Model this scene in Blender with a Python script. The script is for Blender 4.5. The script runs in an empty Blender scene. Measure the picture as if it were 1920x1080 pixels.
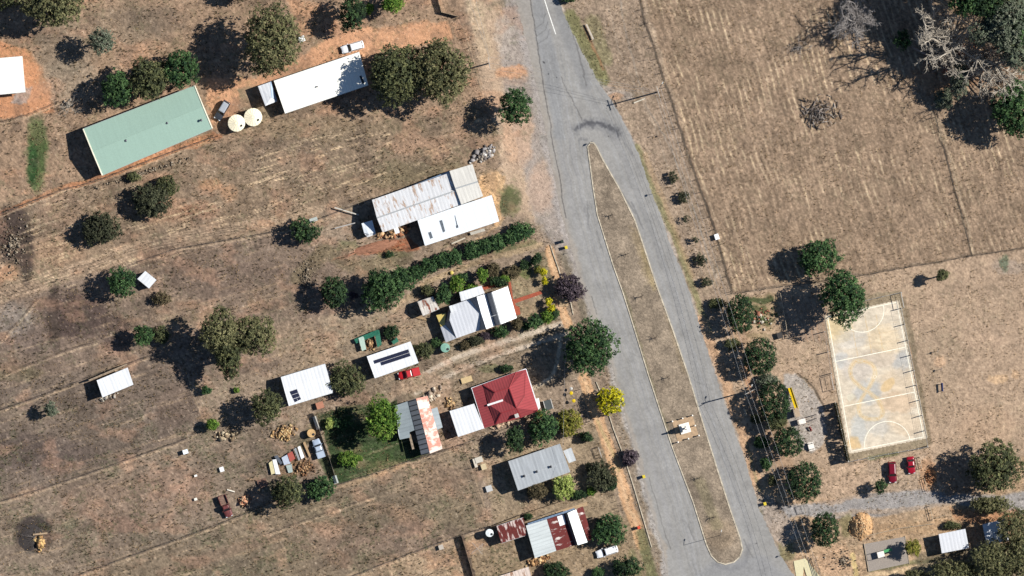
import bpy, math, random
import numpy as np
from mathutils import Vector, Matrix
S = 0.118                                   # metres per photograph pixel on the ground
def W(x, y, z=0.0): return ((x-960)*S, (540-y)*S, z)
sc = bpy.context.scene
COL = bpy.data.collections.new('place'); sc.collection.children.link(COL)
# ---- camera
CAMH = 2600.0
cd = bpy.data.cameras.new('camera'); cam = bpy.data.objects.new('camera', cd); COL.objects.link(cam)
cam.location = (0, 0, CAMH); cd.sensor_width = 36.0
cd.lens = 18.0/(960*S/CAMH); cd.clip_start = 10; cd.clip_end = 30000
sc.camera = cam
# ---- light
SUN_EL = 41.0; SDIR = Vector((1.0, 0.27, 0)).normalized()      # towards the sun, in plan
wd = bpy.data.worlds.new("World"); sc.world = wd; wd.use_nodes = True
nt = wd.node_tree; bg = nt.nodes['Background']; sk = nt.nodes.new('ShaderNodeTexSky')
sk.sky_type = 'NISHITA'; sk.sun_disc = False; sk.sun_elevation = math.radians(SUN_EL)
sk.sun_rotation = math.atan2(SDIR.x, SDIR.y); sk.air_density = 1.0; sk.dust_density = 0.2; sk.ozone_density = 5.0
nt.links.new(sk.outputs[0], bg.inputs[0]); bg.inputs[1].default_value = 0.05
sl = bpy.data.lights.new('sun', 'SUN'); so = bpy.data.objects.new('sun', sl); COL.objects.link(so)
sl.energy = 4.6; sl.angle = math.radians(0.5); sl.color = (1.0, 0.965, 0.91)
tosun = Vector((SDIR.x*math.cos(math.radians(SUN_EL)), SDIR.y*math.cos(math.radians(SUN_EL)), math.sin(math.radians(SUN_EL))))
so.rotation_euler = tosun.to_track_quat('Z', 'Y').to_euler()
TANEL = math.tan(math.radians(SUN_EL))
sc.view_settings.view_transform = 'Standard'; sc.view_settings.look = 'None'
sc.view_settings.exposure = 0.70; sc.view_settings.gamma = 1.0; sc.view_settings.use_curve_mapping = False
G = 1.72                                    # picture value of a sunlit albedo of 1 (used to turn seen colours into albedos)

# ---- small helpers
def lin(c):
    c = np.asarray(c, float)
    return np.where(c <= 0.04045, c/12.92, ((c+0.055)/1.055)**2.4)
def alb(rgb, g=None): return np.clip(lin(np.asarray(rgb, float)/255.0)/(g or G), 0.0, 0.86)
def hsh(ix, iy, seed):
    h = (ix.astype(np.int64)*374761393 + iy.astype(np.int64)*668265263 + seed*974634777) & 0xFFFFFFFF
    h = ((h ^ (h >> 13))*1274126177) & 0xFFFFFFFF
    h = ((h ^ (h >> 16))*2246822519) & 0xFFFFFFFF
    return ((h ^ (h >> 15)) & 0xFFFFFF)/float(0xFFFFFF)
def vn(x, y, seed=0):
    ix = np.floor(x); iy = np.floor(y); fx = x-ix; fy = y-iy
    fx = fx*fx*(3-2*fx); fy = fy*fy*(3-2*fy)
    a = hsh(ix, iy, seed); b = hsh(ix+1, iy, seed); c = hsh(ix, iy+1, seed); d = hsh(ix+1, iy+1, seed)
    return (a*(1-fx)+b*fx)*(1-fy)+(c*(1-fx)+d*fx)*fy
def fbm(x, y, seed=0, o=4):
    t = 0; a = 1; s = 0
    for k in range(o):
        t = t+a*vn(x*2**k, y*2**k, seed+k*17); s += a; a *= 0.55
    return t/s
def sdpoly(x, y, pts):
    """signed distance in px (negative inside)"""
    P = np.asarray(pts, float); n = len(P)
    d = np.full(x.shape, 1e18); ins = np.zeros(x.shape, bool)
    for i in range(n):
        a = P[i]; b = P[(i+1) % n]; e = b-a
        wx = x-a[0]; wy = y-a[1]; t = np.clip((wx*e[0]+wy*e[1])/max(e@e, 1e-9), 0, 1)
        d = np.minimum(d, (wx-e[0]*t)**2+(wy-e[1]*t)**2)
        c = ((a[1] > y) != (b[1] > y))
        if b[1] != a[1]: ins ^= c & (x < (b[0]-a[0])*(y-a[1])/(b[1]-a[1])+a[0])
    d = np.sqrt(d); return np.where(ins, -d, d)
def sdline(x, y, pts):
    P = np.asarray(pts, float); d = np.full(x.shape, 1e18)
    for a, b in zip(P[:-1], P[1:]):
        e = b-a; wx = x-a[0]; wy = y-a[1]; t = np.clip((wx*e[0]+wy*e[1])/max(e@e, 1e-9), 0, 1)
        d = np.minimum(d, (wx-e[0]*t)**2+(wy-e[1]*t)**2)
    return np.sqrt(d)
class Canvas:
    """albedo map held on the vertices of a mesh; every stroke has a ground position and a ragged edge"""
    def __init__(s, x, y, base):
        s.x, s.y = x, y; s.c = np.tile(np.asarray(base, float)/255., x.shape+(1,))
        s.wx = x+14*(fbm(x/38, y/38, 5, 3)-.5)+7*(fbm(x/9, y/9, 11, 2)-.5)
        s.wy = y+14*(fbm(x/38, y/38, 6, 3)-.5)+7*(fbm(x/9, y/9, 12, 2)-.5)
        s.fine = vn(x/3.1, y/3.1, 77)
    def _do(s, f, bb, pad, col, a, soft, warp, rag):
        x0, y0, x1, y1 = bb; m = (s.x > x0-pad) & (s.x < x1+pad) & (s.y > y0-pad) & (s.y < y1+pad)
        if not m.any(): return
        X = s.x[m]; Y = s.y[m]
        if warp: X = X+(s.wx[m]-X)*warp; Y = Y+(s.wy[m]-Y)*warp
        d = f(X, Y); k = np.clip(0.5-d/soft, 0, 1); k = k*k*(3-2*k)
        if rag: k = np.clip(k*(1+rag)-rag*s.fine[m]*(k < .98), 0, 1)
        k = (k*a)[:, None]; s.c[m] = s.c[m]*(1-k)+(np.asarray(col, float)/255.)*k
    def poly(s, pts, col, a=1., soft=8, warp=1., rag=.6):
        P = np.asarray(pts, float); bb = (*P.min(0), *P.max(0)); s._do(lambda X, Y: sdpoly(X, Y, P), bb, soft+16, col, a, soft, warp, rag)
    def line(s, pts, w, col, a=1., soft=4, warp=.5, rag=.6):
        P = np.asarray(pts, float); bb = (*P.min(0), *P.max(0)); s._do(lambda X, Y: sdline(X, Y, P)-w/2, bb, w+soft+16, col, a, soft, warp, rag)
    def blob(s, x, y, rx, ry, col, a=1., soft=.8, warp=1., ang=0., rag=.6):
        ca, sa = math.cos(math.radians(ang)), math.sin(math.radians(ang)); r = max(rx, ry)
        def f(X, Y):
            u = (X-x)*ca+(Y-y)*sa; v = -(X-x)*sa+(Y-y)*ca
            return (np.hypot(u/rx, v/ry)-1)
        s._do(f, (x-r, y-r, x+r, y+r), r+16, col, a, soft, warp, rag)

def tag(o, label=None, cat=None, group=None, kind=None):
    if label: o['label'] = label
    if cat: o['category'] = cat
    if group: o['group'] = group
    if kind: o['kind'] = kind
    return o
def empty(name, label, cat, loc=(0, 0, 0), rz=0, group=None):
    o = bpy.data.objects.new(name, None); COL.objects.link(o); o.empty_display_size = .3
    o.location = loc; o.rotation_euler = (0, 0, rz); return tag(o, label, cat, group)
def mk(name, V, F, mat, parent=None, smooth=False, cols=None, mats=None):
    """V list/array of points, F list of tuples or an (n,k) array"""
    me = bpy.data.meshes.new(name); V = np.asarray(V, np.float32).reshape(-1, 3)
    if isinstance(F, np.ndarray):
        n, k = F.shape; me.vertices.add(len(V)); me.vertices.foreach_set('co', V.ravel())
        me.loops.add(n*k); me.loops.foreach_set('vertex_index', F.astype(np.int32).ravel())
        me.polygons.add(n); me.polygons.foreach_set('loop_start', np.arange(0, n*k, k, dtype=np.int32))
        me.polygons.foreach_set('loop_total', np.full(n, k, np.int32))
        me.update(calc_edges=True); me.validate()
    else:
        me.from_pydata([tuple(map(float, v)) for v in V], [], [tuple(f) for f in F]); me.validate()
    if smooth: me.polygons.foreach_set('use_smooth', np.ones(len(me.polygons), bool))
    if cols is not None:
        at = me.color_attributes.new('Col', 'FLOAT_COLOR', 'POINT'); c = np.ones((len(V), 4), np.float32); c[:, :3] = cols
        at.data.foreach_set('color', c.ravel())
    me.materials.append(mat)
    o = bpy.data.objects.new(name, me); COL.objects.link(o)
    if parent: o.parent = parent
    return o
class MB:
    def __init__(s): s.V = []; s.F = []
    def add(s, V, F): n = len(s.V); s.V += [tuple(v) for v in V]; s.F += [tuple(i+n for i in f) for f in F]; return s
    def box(s, c, d, rz=0, taper=1.):
        x, y, z = d[0]/2, d[1]/2, d[2]/2; ca, sa = math.cos(rz), math.sin(rz); V = []
        for k, (i, j) in [(k, q) for k in (-1, 1) for q in ((-1, -1), (1, -1), (1, 1), (-1, 1))]:
            t = taper if k > 0 else 1; u, v = i*x*t, j*y*t
            V.append((c[0]+u*ca-v*sa, c[1]+u*sa+v*ca, c[2]+k*z))
        return s.add(V, [(3, 2, 1, 0), (4, 5, 6, 7), (0, 1, 5, 4), (1, 2, 6, 5), (2, 3, 7, 6), (3, 0, 4, 7)])
    def tube(s, pts, r, n=6, cap=True):
        P = [Vector(p) for p in pts]; R = r if hasattr(r, '__len__') else [r]*len(P); V = []; F = []
        for i, p in enumerate(P):
            d = (P[min(i+1, len(P)-1)]-P[max(i-1, 0)]).normalized()
            a = d.cross(Vector((0, 0, 1))) if abs(d.z) < .9 else d.cross(Vector((1, 0, 0))); a.normalize(); b = d.cross(a)
            for k in range(n):
                t = 2*math.pi*k/n; V.append(tuple(p+(a*math.cos(t)+b*math.sin(t))*R[i]))
        for i in range(len(P)-1):
            for k in range(n): F.append((i*n+k, i*n+(k+1) % n, (i+1)*n+(k+1) % n, (i+1)*n+k))
        if cap: F += [tuple(range(n))[::-1], tuple(range((len(P)-1)*n, len(P)*n))]
        return s.add(V, F)
    def lathe(s, c, prof, n=24):
        V = []; F = []
        for r, z in prof:
            for k in range(n): t = 2*math.pi*k/n; V.append((c[0]+r*math.cos(t), c[1]+r*math.sin(t), c[2]+z))
        for i in range(len(prof)-1):
            for k in range(n): F.append((i*n+k, i*n+(k+1) % n, (i+1)*n+(k+1) % n, (i+1)*n+k))
        F.append(tuple(range((len(prof)-1)*n, len(prof)*n))); return s.add(V, F)
    def build(s, name, mat, parent=None, smooth=False): return mk(name, s.V, s.F, mat, parent, smooth)

# ---- materials
MATS = {}
def nodes(name):
    m = bpy.data.materials.new(name); m.use_nodes = True; t = m.node_tree; b = t.nodes['Principled BSDF']
    return m, t, b, t.nodes.new, t.links.new
def ramp(t, inp, stops):
    r = t.nodes.new('ShaderNodeValToRGB'); t.links.new(inp, r.inputs[0]); e = r.color_ramp.elements
    while len(e) < len(stops): e.new(0.5)
    for q, (p, c) in zip(e, stops): q.position = p; q.color = (*c, 1) if len(c) == 3 else c
    return r.outputs[0]
def mixc(t, fac, a, b, mode='MIX'):
    n = t.nodes.new('ShaderNodeMix'); n.data_type = 'RGBA'; n.blend_type = mode
    for i, v in ((0, fac), (6, a), (7, b)):
        if hasattr(v, 'is_output') or hasattr(v, 'links'): t.links.new(v, n.inputs[i])
        else: n.inputs[i].default_value = v if i == 0 else (*v, 1)
    return n.outputs[2]
def M(name, rgb, rough=.7, metal=0., var=.12, scale=3., bump=0.):
    """plain painted, timber, stone or plastic surface with a little wear"""
    if name in MATS: return MATS[name]
    m, t, b, N, L = nodes(name); c = alb(rgb, 1.22 if sum(rgb) > 680 else None); tc = N('ShaderNodeTexCoord')
    n1 = N('ShaderNodeTexNoise'); n1.inputs['Scale'].default_value = scale; n1.inputs['Detail'].default_value = 5; L(tc.outputs['Object'], n1.inputs['Vector'])
    L(ramp(t, n1.outputs[0], [(.3, tuple(c*(1-var*1.6))), (.7, tuple(np.clip(c*(1+var), 0, .88)))]), b.inputs['Base Color'])
    b.inputs['Roughness'].default_value = rough; b.inputs['Metallic'].default_value = metal
    if bump:
        bn = N('ShaderNodeBump'); bn.inputs['Strength'].default_value = bump; bn.inputs['Distance'].default_value = .05; L(n1.outputs[0], bn.inputs['Height']); L(bn.outputs[0], b.inputs['Normal'])
    MATS[name] = m; return m
def MROOF(name, rgb, rust=0., rustrgb=(120, 60, 45), rib=.8, ribdark=.12, rough=.5, axis='X', streak=.10, g=None, seed=0., relief=.35):
    """corrugated metal sheet: ribs run across the ridge, sheets differ a little, stains and rust follow the ribs"""
    if name in MATS: return MATS[name]
    m, t, b, N, L = nodes(name); c = alb(rgb, g); tc = N('ShaderNodeTexCoord')
    mp = N('ShaderNodeMapping'); L(tc.outputs['Object'], mp.inputs[0]); mp.inputs['Location'].default_value = (seed, seed*.7, 0)
    if axis == 'Y': mp.inputs['Rotation'].default_value = (0, 0, math.pi/2)
    sp = N('ShaderNodeSeparateXYZ'); L(mp.outputs[0], sp.inputs[0])
    wv = N('ShaderNodeTexWave'); wv.inputs['Scale'].default_value = 0.314/(rib); wv.bands_direction = 'X'; L(mp.outputs[0], wv.inputs[0])
    s2 = N('ShaderNodeMapping'); s2.inputs['Scale'].default_value = (1.5, .16, .16); L(mp.outputs[0], s2.inputs[0])
    n1 = N('ShaderNodeTexNoise'); n1.inputs['Scale'].default_value = 1.2; n1.inputs['Detail'].default_value = 6; L(s2.outputs[0], n1.inputs['Vector'])
    n2 = N('ShaderNodeTexNoise'); n2.inputs['Scale'].default_value = 5.; n2.inputs['Detail'].default_value = 4; L(mp.outputs[0], n2.inputs['Vector'])
    base = ramp(t, n1.outputs[0], [(.25, tuple(c*(1-streak*1.8))), (.6, tuple(c)), (.85, tuple(np.clip(c*(1+streak), 0, .88)))])
    lineC = ramp(t, wv.outputs[0], [(0., (1-ribdark*2.2,)*3), (.16, (1-ribdark*.3,)*3), (.4, (1, 1, 1)), (1., (1, 1, 1))])
    base = mixc(t, 1., base, lineC, 'MULTIPLY')
    sm = ramp(t, n2.outputs[0], [(.3, (.9, .9, .9)), (.7, (1.03, 1.03, 1.03))]); base = mixc(t, 1., base, sm, 'MULTIPLY')
    if rust > 0:
        s3 = N('ShaderNodeMapping'); s3.inputs['Scale'].default_value = (1.25/rib*.8, .33, .33); s3.inputs['Location'].default_value = (seed+3, 1, 2); L(mp.outputs[0], s3.inputs[0])
        n3 = N('ShaderNodeTexNoise'); n3.inputs['Scale'].default_value = 1.; n3.inputs['Detail'].default_value = 5; n3.inputs['Roughness'].default_value = .65; L(s3.outputs[0], n3.inputs['Vector'])
        th = .72-.42*rust; f = ramp(t, n3.outputs[0], [(th, (0, 0, 0)), (th+.07, (1, 1, 1))])
        rc = alb(rustrgb); rr = ramp(t, n2.outputs[0], [(.3, tuple(rc*.7)), (.7, tuple(np.clip(rc*1.35, 0, .8)))])
        base = mixc(t, f, base, rr)
    L(base, b.inputs['Base Color']); b.inputs['Roughness'].default_value = rough
    bn = N('ShaderNodeBump'); bn.inputs['Strength'].default_value = relief; bn.inputs['Distance'].default_value = .04
    L(wv.outputs[0], bn.inputs['Height']); L(bn.outputs[0], b.inputs['Normal'])
    MATS[name] = m; return m
def MATTR(name, rough=.95, fine=(7., .35), fine2=(1.6, .2), bump=.6, trans=0.):
    """albedo from the mesh's own colour map, broken up by fine noise"""
    if name in MATS: return MATS[name]
    m, t, b, N, L = nodes(name); at = N('ShaderNodeAttribute'); at.attribute_name = 'Col'; c = at.outputs['Color']
    tc = N('ShaderNodeTexCoord'); hs = []
    for s_, a_ in (fine, fine2):
        if a_ <= 0: continue
        n1 = N('ShaderNodeTexNoise'); n1.inputs['Scale'].default_value = s_; n1.inputs['Detail'].default_value = 3; L(tc.outputs['Object'], n1.inputs['Vector']); hs.append(n1)
        c = mixc(t, 1., c, ramp(t, n1.outputs[0], [(.3, (1-a_,)*3), (.7, (1+a_,)*3)]), 'MULTIPLY')
    L(c, b.inputs['Base Color']); b.inputs['Roughness'].default_value = rough; b.inputs['Specular IOR Level'].default_value = .15
    if bump and hs:
        bn = N('ShaderNodeBump'); bn.inputs['Strength'].default_value = bump; bn.inputs['Distance'].default_value = .06; L(hs[0].outputs[0], bn.inputs['Height']); L(bn.outputs[0], b.inputs['Normal'])
    if trans:
        tr = N('ShaderNodeBsdfTranslucent'); L(c, tr.inputs[0]); ms = N('ShaderNodeMixShader'); ms.inputs[0].default_value = trans
        L(b.outputs[0], ms.inputs[1]); L(tr.outputs[0], ms.inputs[2]); L(ms.outputs[0], t.nodes['Material Output'].inputs[0])
    MATS[name] = m; return m
# =====================================================================  GROUND
MG = MATTR('dry_soil_and_grass', fine=(6., .30), fine2=(1.3, .12))
def axisline(lo, hi, step, far):
    a = np.arange(lo, hi+step, step); out = [a[-1]]; d = step*4
    while out[-1] < far: out.append(out[-1]+d); d *= 1.35
    inn = [a[0]]; d = step*4
    while inn[-1] > -far: inn.append(inn[-1]-d); d *= 1.35
    return np.array(inn[:0:-1]+list(a)+out[1:])
gx = axisline(-120, 2040, 2.0, 26000); gy = axisline(-120, 1200, 2.0, 26000)
PX, PY = np.meshgrid(gx, gy)
road_poly = [(942,-170),(958,-40),(968,0),(990,90),(1008,170),(1024,250),(1036,320),(1052,400),(1070,460),(1086,520),(1108,590),(1138,650),(1152,705),(1170,770),(1186,830),(1200,880),(1214,930),(1228,985),(1244,1030),(1256,1120),(1290,1250),(1590,1250),
             (1512,1120),(1490,1080),(1462,1040),(1440,990),(1425,958),(1410,905),(1392,850),(1378,810),(1352,735),(1338,690),(1325,650),(1308,598),(1292,545),(1275,500),(1260,468),(1240,405),(1222,362),(1205,310),(1190,270),(1165,220),(1142,182),(1122,155),(1108,128),(1090,95),(1074,62),(1056,25),(1045,-5),(1040,-40),(1018,-170)]
island = [(1108,267),(1102,275),(1106,305),(1112,350),(1120,402),(1131,437),(1150,498),(1168,548),(1190,618),(1215,700),(1245,792),(1262,842),(1282,895),(1300,942),(1318,1000),(1325,1022),(1334,1042),(1346,1054),(1360,1058),(1376,1054),(1387,1044),(1392,1030),(1388,1010),(1370,958),(1345,880),(1320,800),(1290,702),(1262,620),(1232,538),(1205,456),(1190,412),(1160,351),(1130,299),(1118,274),(1113,268)]
C = Canvas(PX, PY, (158, 136, 111))
x, y = PX, PY
# broad tones of each lot
C.poly([(-60,-60),(860,-60),(880,60),(930,260),(400,330),(0,420),(-60,420)], (166,136,106), 1, 30)
C.poly([(-60,400),(360,275),(900,200),(960,300),(700,370),(480,440),(0,560),(-60,580)], (150,126,99), 1, 14)
C.poly([(-60,560),(520,430),(680,470),(760,560),(500,700),(-60,760)], (139,118,98), 1, 20)
C.poly([(-60,740),(300,660),(350,700),(385,800),(160,890),(-60,960)], (126,109,92), 1, 10)
C.poly([(-60,950),(160,890),(350,815),(500,760),(620,900),(480,955),(130,1085),(-60,1140)], (141,122,100), 1, 10)
C.poly([(100,1100),(390,990),(480,955),(620,905),(770,865),(880,830),(916,985),(800,1028),(640,1085)], (139,120,95), 1, 10)
C.poly([(640,1090),(800,1026),(865,1003),(895,1120),(600,1140)], (172,145,112), 1, 8)
C.poly([(890,835),(1120,790),(1165,965),(930,990)], (160,138,108), 1, 12)
C.poly([(865,1003),(1010,1000),(1200,960),(1240,1120),(880,1120)], (160,136,104), 1, 12)
C.poly([(740,560),(1050,500),(1090,700),(1000,740),(780,760),(620,700),(600,600)], (152,132,106), 1, 20)
C.poly([(1045,-60),(1195,-60),(1290,290),(1370,548),(1500,1120),(1430,1120),(1300,560),(1180,240),(1100,100)], (166,142,115), 1, 8)
C.poly([(1196,-60),(2000,-60),(2000,455),(1825,478),(1372,550),(1288,290)], (163,136,107), 1, 8)
C.poly([(1372,552),(1500,535),(1620,515),(1825,480),(2000,455),(2000,860),(1740,860),(1590,870),(1420,940),(1330,640)], (180,152,121), 1, 8)
C.poly([(1420,900),(2000,850),(2000,1140),(1500,1140)], (186,155,119), 1, 14)
# sandy shoulder west of the road, orange earth by the houses
C.poly([(868,-60),(985,-60),(1010,140),(1050,420),(1035,430),(960,400),(930,250),(900,130)], (198,168,135), 1, 22)
C.poly([(945,-60),(1000,-60),(1030,240),(1062,430),(1085,520),(1050,470),(1005,420),(960,250),(940,120)], (168,156,143), .85, 26)
C.poly([(862,-30),(900,-30),(925,100),(905,120)], (205,178,140), .6, 12)
C.blob(970,250,30,60,(208,170,136),.8); C.blob(1015,350,26,50,(206,172,142),.7); C.blob(965,135,34,14,(218,160,116),.8); C.blob(945,60,18,40,(196,180,160),.6)
C.poly([(-60,60),(50,90),(95,150),(100,210),(0,225),(-60,230)], (206,146,103), 1, 16); C.poly([(34,165),(62,160),(52,190),(20,190)], (172,160,150), .8, 8)
C.poly([(385,150),(470,150),(560,110),(640,60),(760,45),(840,40),(850,75),(720,95),(560,160),(460,180),(420,250),(398,240)], (214,160,118), 1, 14)
C.poly([(540,0),(620,10),(640,60),(560,70)], (196,148,110), .8, 20); C.poly([(440,170),(500,160),(530,210),(480,240),(450,200)], (150,132,100), .8, 12)
C.line([(0,402),(100,360),(190,333),(300,285),(366,272),(410,255)], 11, (192,134,94), 1, 6); C.line([(200,332),(398,252)], 13, (205,142,98), .9, 6)
C.line([(0,560),(90,528),(180,500),(280,462),(480,425),(590,412)], 26, (170,142,112), .7, 14); C.line([(0,548),(100,512),(280,450),(420,415)], 3, (192,160,126), .7, 3)
C.line([(260,486),(330,466),(480,440),(560,425),(640,405)], 2.5, (205,178,140), .7, 3)
for bx, by, rx, ry, col, a in [(25,440,32,52,(70,58,52),.9),(50,470,14,60,(74,62,54),.9),(18,510,20,18,(206,160,120),.7),(140,590,66,44,(88,72,64),.9),(215,625,30,36,(92,76,66),.8),(60,640,56,26,(112,96,84),.6),(28,600,34,30,(150,138,124),.7),
        (100,590,10,60,(72,60,52),.85),(395,345,26,14,(204,150,106),.5),(430,362,18,16,(196,146,106),.45),(312,400,60,22,(196,140,104),.35),(375,395,36,16,(172,128,98),.6),(110,400,40,50,(172,138,108),.6),(110,470,52,26,(186,146,110),.5),
        (330,480,70,30,(130,108,88),.6),(430,520,120,34,(122,102,86),.55),(520,560,60,30,(134,114,92),.5),(340,590,60,30,(168,140,108),.5),(60,850,120,36,(98,84,74),.75),(210,800,80,40,(112,98,82),.5),(330,760,40,40,(118,98,82),.5),
        (40,780,60,10,(150,130,104),.5),(30,700,50,14,(122,112,80),.5),(250,940,150,40,(150,122,100),.5),(330,900,70,24,(158,124,100),.45),(230,985,60,14,(166,126,102),.5),(130,985,16,10,(88,92,66),.5),(560,640,60,40,(164,140,110),.6),(600,660,30,20,(178,148,116),.6),
        (330,1010,90,20,(132,118,96),.4),(440,1060,110,30,(118,108,84),.4),(660,960,110,40,(122,110,84),.4),(820,900,60,30,(164,132,104),.5),(760,1010,90,30,(150,124,104),.5),(640,1010,90,24,(148,118,98),.35),(850,960,50,26,(132,118,90),.4),
        (520,200,70,18,(140,120,94),.6),(240,50,70,36,(140,122,98),.6),(290,40,60,30,(126,108,88),.5),(120,90,60,50,(146,128,104),.7),(130,150,50,40,(150,134,110),.6),(70,290,20,66,(60,92,40),.75),(62,310,10,40,(40,78,36),.7),(70,255,14,20,(150,128,92),.3),
        (600,240,150,22,(140,122,92),.5),(700,270,120,26,(146,124,98),.5),(560,300,120,36,(148,126,100),.5),(880,230,40,24,(150,128,100),.4),(790,320,90,18,(116,108,78),.5),(720,340,60,12,(120,110,80),.4),
        (952,375,24,28,(92,100,58),.85),(935,385,8,12,(110,118,70),.6),(925,345,24,30,(216,176,128),.9),(905,305,30,22,(176,146,116),.6)]:
    C.blob(bx,by,rx,ry,col,a,1.0)
C.poly([(80,560),(100,560),(120,660),(105,660)], (92,78,66), .5, 8)
# greens
C.poly([(596,780),(640,760),(745,750),(762,812),(800,850),(768,868),(690,892),(636,906)], (58,74,42), 1, 7); C.poly([(640,840),(740,815),(775,862),(640,900)], (64,84,46), .9, 10)
C.poly([(612,782),(650,768),(690,770),(640,800)], (52,76,36), .8, 6); C.blob(690,858,40,18,(86,104,54),.5); C.poly([(600,860),(625,850),(640,900),(615,900)], (70,78,50), .5, 8)
C.line([(560,850),(598,780)], 14, (92,92,62), .5, 10); C.line([(602,860),(625,898)], 14, (72,84,52), .7, 8)
C.line([(560,520),(610,470),(680,505),(760,480)], 30, (120,108,74), .5, 20); C.line([(700,560),(760,520),(800,500),(900,475),(1000,455)], 14, (104,108,66), .7, 10); C.line([(740,580),(800,528),(900,490),(1015,458)], 10, (178,152,114), .9, 6)
C.poly([(1000,470),(1030,470),(1040,520),(1010,530)], (130,118,80), .5, 10); C.poly([(960,520),(1010,500),(1016,545),(965,560)], (160,140,104), .8, 8); C.blob(985,512,14,8,(110,124,64),.7); C.poly([(968,565),(1020,550),(1025,585),(975,600)], (160,138,104), .8, 6)
C.poly([(620,488),(680,468),(745,445),(765,462),(730,480),(660,478)], (172,112,84), 1, 8); C.poly([(725,455),(765,440),(790,465),(745,475)], (170,100,66), .8, 8); C.blob(655,460,20,12,(110,112,72),.6); C.blob(735,478,30,8,(120,118,74),.6)
C.line([(895,450),(940,420),(946,408)], 4, (214,176,128), .8, 3); C.poly([(902,335),(930,325),(945,408),(935,425),(900,370)], (214,172,124), .95, 5)

for o_ in (-12, -5, 3, 9, 16): C.line([(-10,552+o_),(90,520+o_*.9),(180,492+o_*.8),(280,455+o_*.7),(480,418+o_*.6),(620,388+o_*.4)], 1.8, (204,174,138), .65, 2.2, .35, .9)
for o_ in (-8, 0, 7): C.line([(-10,556+o_),(90,524+o_*.9),(180,496+o_*.8),(280,459+o_*.7),(480,422+o_*.6)], 1.8, (112,94,76), .6, 2.2, .35, .9)
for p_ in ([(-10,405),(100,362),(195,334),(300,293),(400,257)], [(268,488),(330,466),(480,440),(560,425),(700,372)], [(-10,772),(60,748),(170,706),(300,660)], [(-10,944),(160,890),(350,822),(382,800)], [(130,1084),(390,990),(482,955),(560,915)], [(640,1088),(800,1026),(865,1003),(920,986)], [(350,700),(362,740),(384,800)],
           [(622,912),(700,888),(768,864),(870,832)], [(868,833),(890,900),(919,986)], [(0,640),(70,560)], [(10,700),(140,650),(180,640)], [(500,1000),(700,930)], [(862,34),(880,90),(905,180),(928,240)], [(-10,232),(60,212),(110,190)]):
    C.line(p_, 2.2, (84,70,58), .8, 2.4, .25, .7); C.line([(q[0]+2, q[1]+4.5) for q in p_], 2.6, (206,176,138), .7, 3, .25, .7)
C.line([(0,480),(60,455),(160,430),(300,380),(360,372)], 5, (186,150,118), .5, 6); C.line([(600,600),(660,590),(730,580),(790,560),(850,520)], 14, (184,158,126), .6, 10); C.line([(560,690),(620,650),(700,610)], 12, (172,148,116), .5, 10)
# driveway and tracks between the houses
C.poly([(700,735),(770,712),(850,668),(960,635),(1062,600),(1068,625),(950,665),(860,692),(790,730),(720,760)], (164,144,116), 1, 8)
C.line([(770,714),(860,668),(960,636),(1055,606)], 9, (212,192,164), 1, 4, .25, .2); C.line([(780,738),(870,690),(970,655),(1062,626)], 8, (208,188,160), 1, 4, .25, .2); C.line([(775,727),(865,679),(965,646),(1055,616)], 3.5, (128,112,88), .9, 3, .25, .5); C.line([(860,700),(930,672),(1020,646)], 2.5, (84,76,58), .8, 2)
C.poly([(740,720),(800,700),(850,720),(840,760),(790,735),(720,750)], (176,146,116), .8, 10); C.poly([(800,750),(860,725),(880,735),(845,765),(820,790)], (176,144,112), .7, 8)
C.poly([(842,720),(905,700),(980,680),(990,692),(890,724),(880,760),(850,765)], (150,128,100), .8, 8); C.blob(920,690,22,8,(104,106,66),.6)
C.line([(1000,728),(1016,719),(1031,710),(1041,692),(1047,665),(1052,632)], 7, (206,188,156), 1, 2.5, .12, .2)
# footpath along the western verge
for seg, w in [([(1030,468),(1038,500),(1048,530)], 17), ([(1046,560),(1058,590),(1064,606)], 18), ([(1094,708),(1106,745),(1126,795),(1148,858),(1166,905),(1180,950),(1192,985),(1202,1020)], 22)]:
    C.line(seg, w, (216,170,124), 1, 7, .4); C.line(seg, w*.35, (232,194,148), .6, 8, .8)
C.line([(1120,790),(1150,850),(1160,880)], 6, (170,158,100), .4, 6); C.line([(1202,1000),(1215,1050),(1225,1090)], 22, (104,108,66), .7, 14); C.line([(1185,1040),(1205,1100)], 16, (120,118,74), .5, 12)
C.line([(1060,480),(1090,560),(1100,590)], 22, (134,122,100), .8, 14); C.line([(1148,740),(1170,800),(1190,880),(1215,960),(1236,1040)], 26, (158,140,116), .9, 14)
C.line([(1086,520),(1108,590),(1138,650),(1152,705),(1170,770),(1186,830),(1200,880),(1214,930),(1228,985),(1244,1030),(1256,1120)], 15, (176,168,156), .95, 14, .8, .5); C.line([(968,0),(990,90),(1008,170),(1024,250),(1036,320),(1052,400),(1070,460),(1086,520)], 20, (180,170,158), .9, 22, .8, .5)
C.line([(1030,-20),(1056,25),(1090,95),(1122,155),(1190,270),(1240,405),(1275,500),(1325,650),(1378,810),(1425,958),(1462,1040)], 7, (178,164,146), .9, 7, .6, .5)
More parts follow.
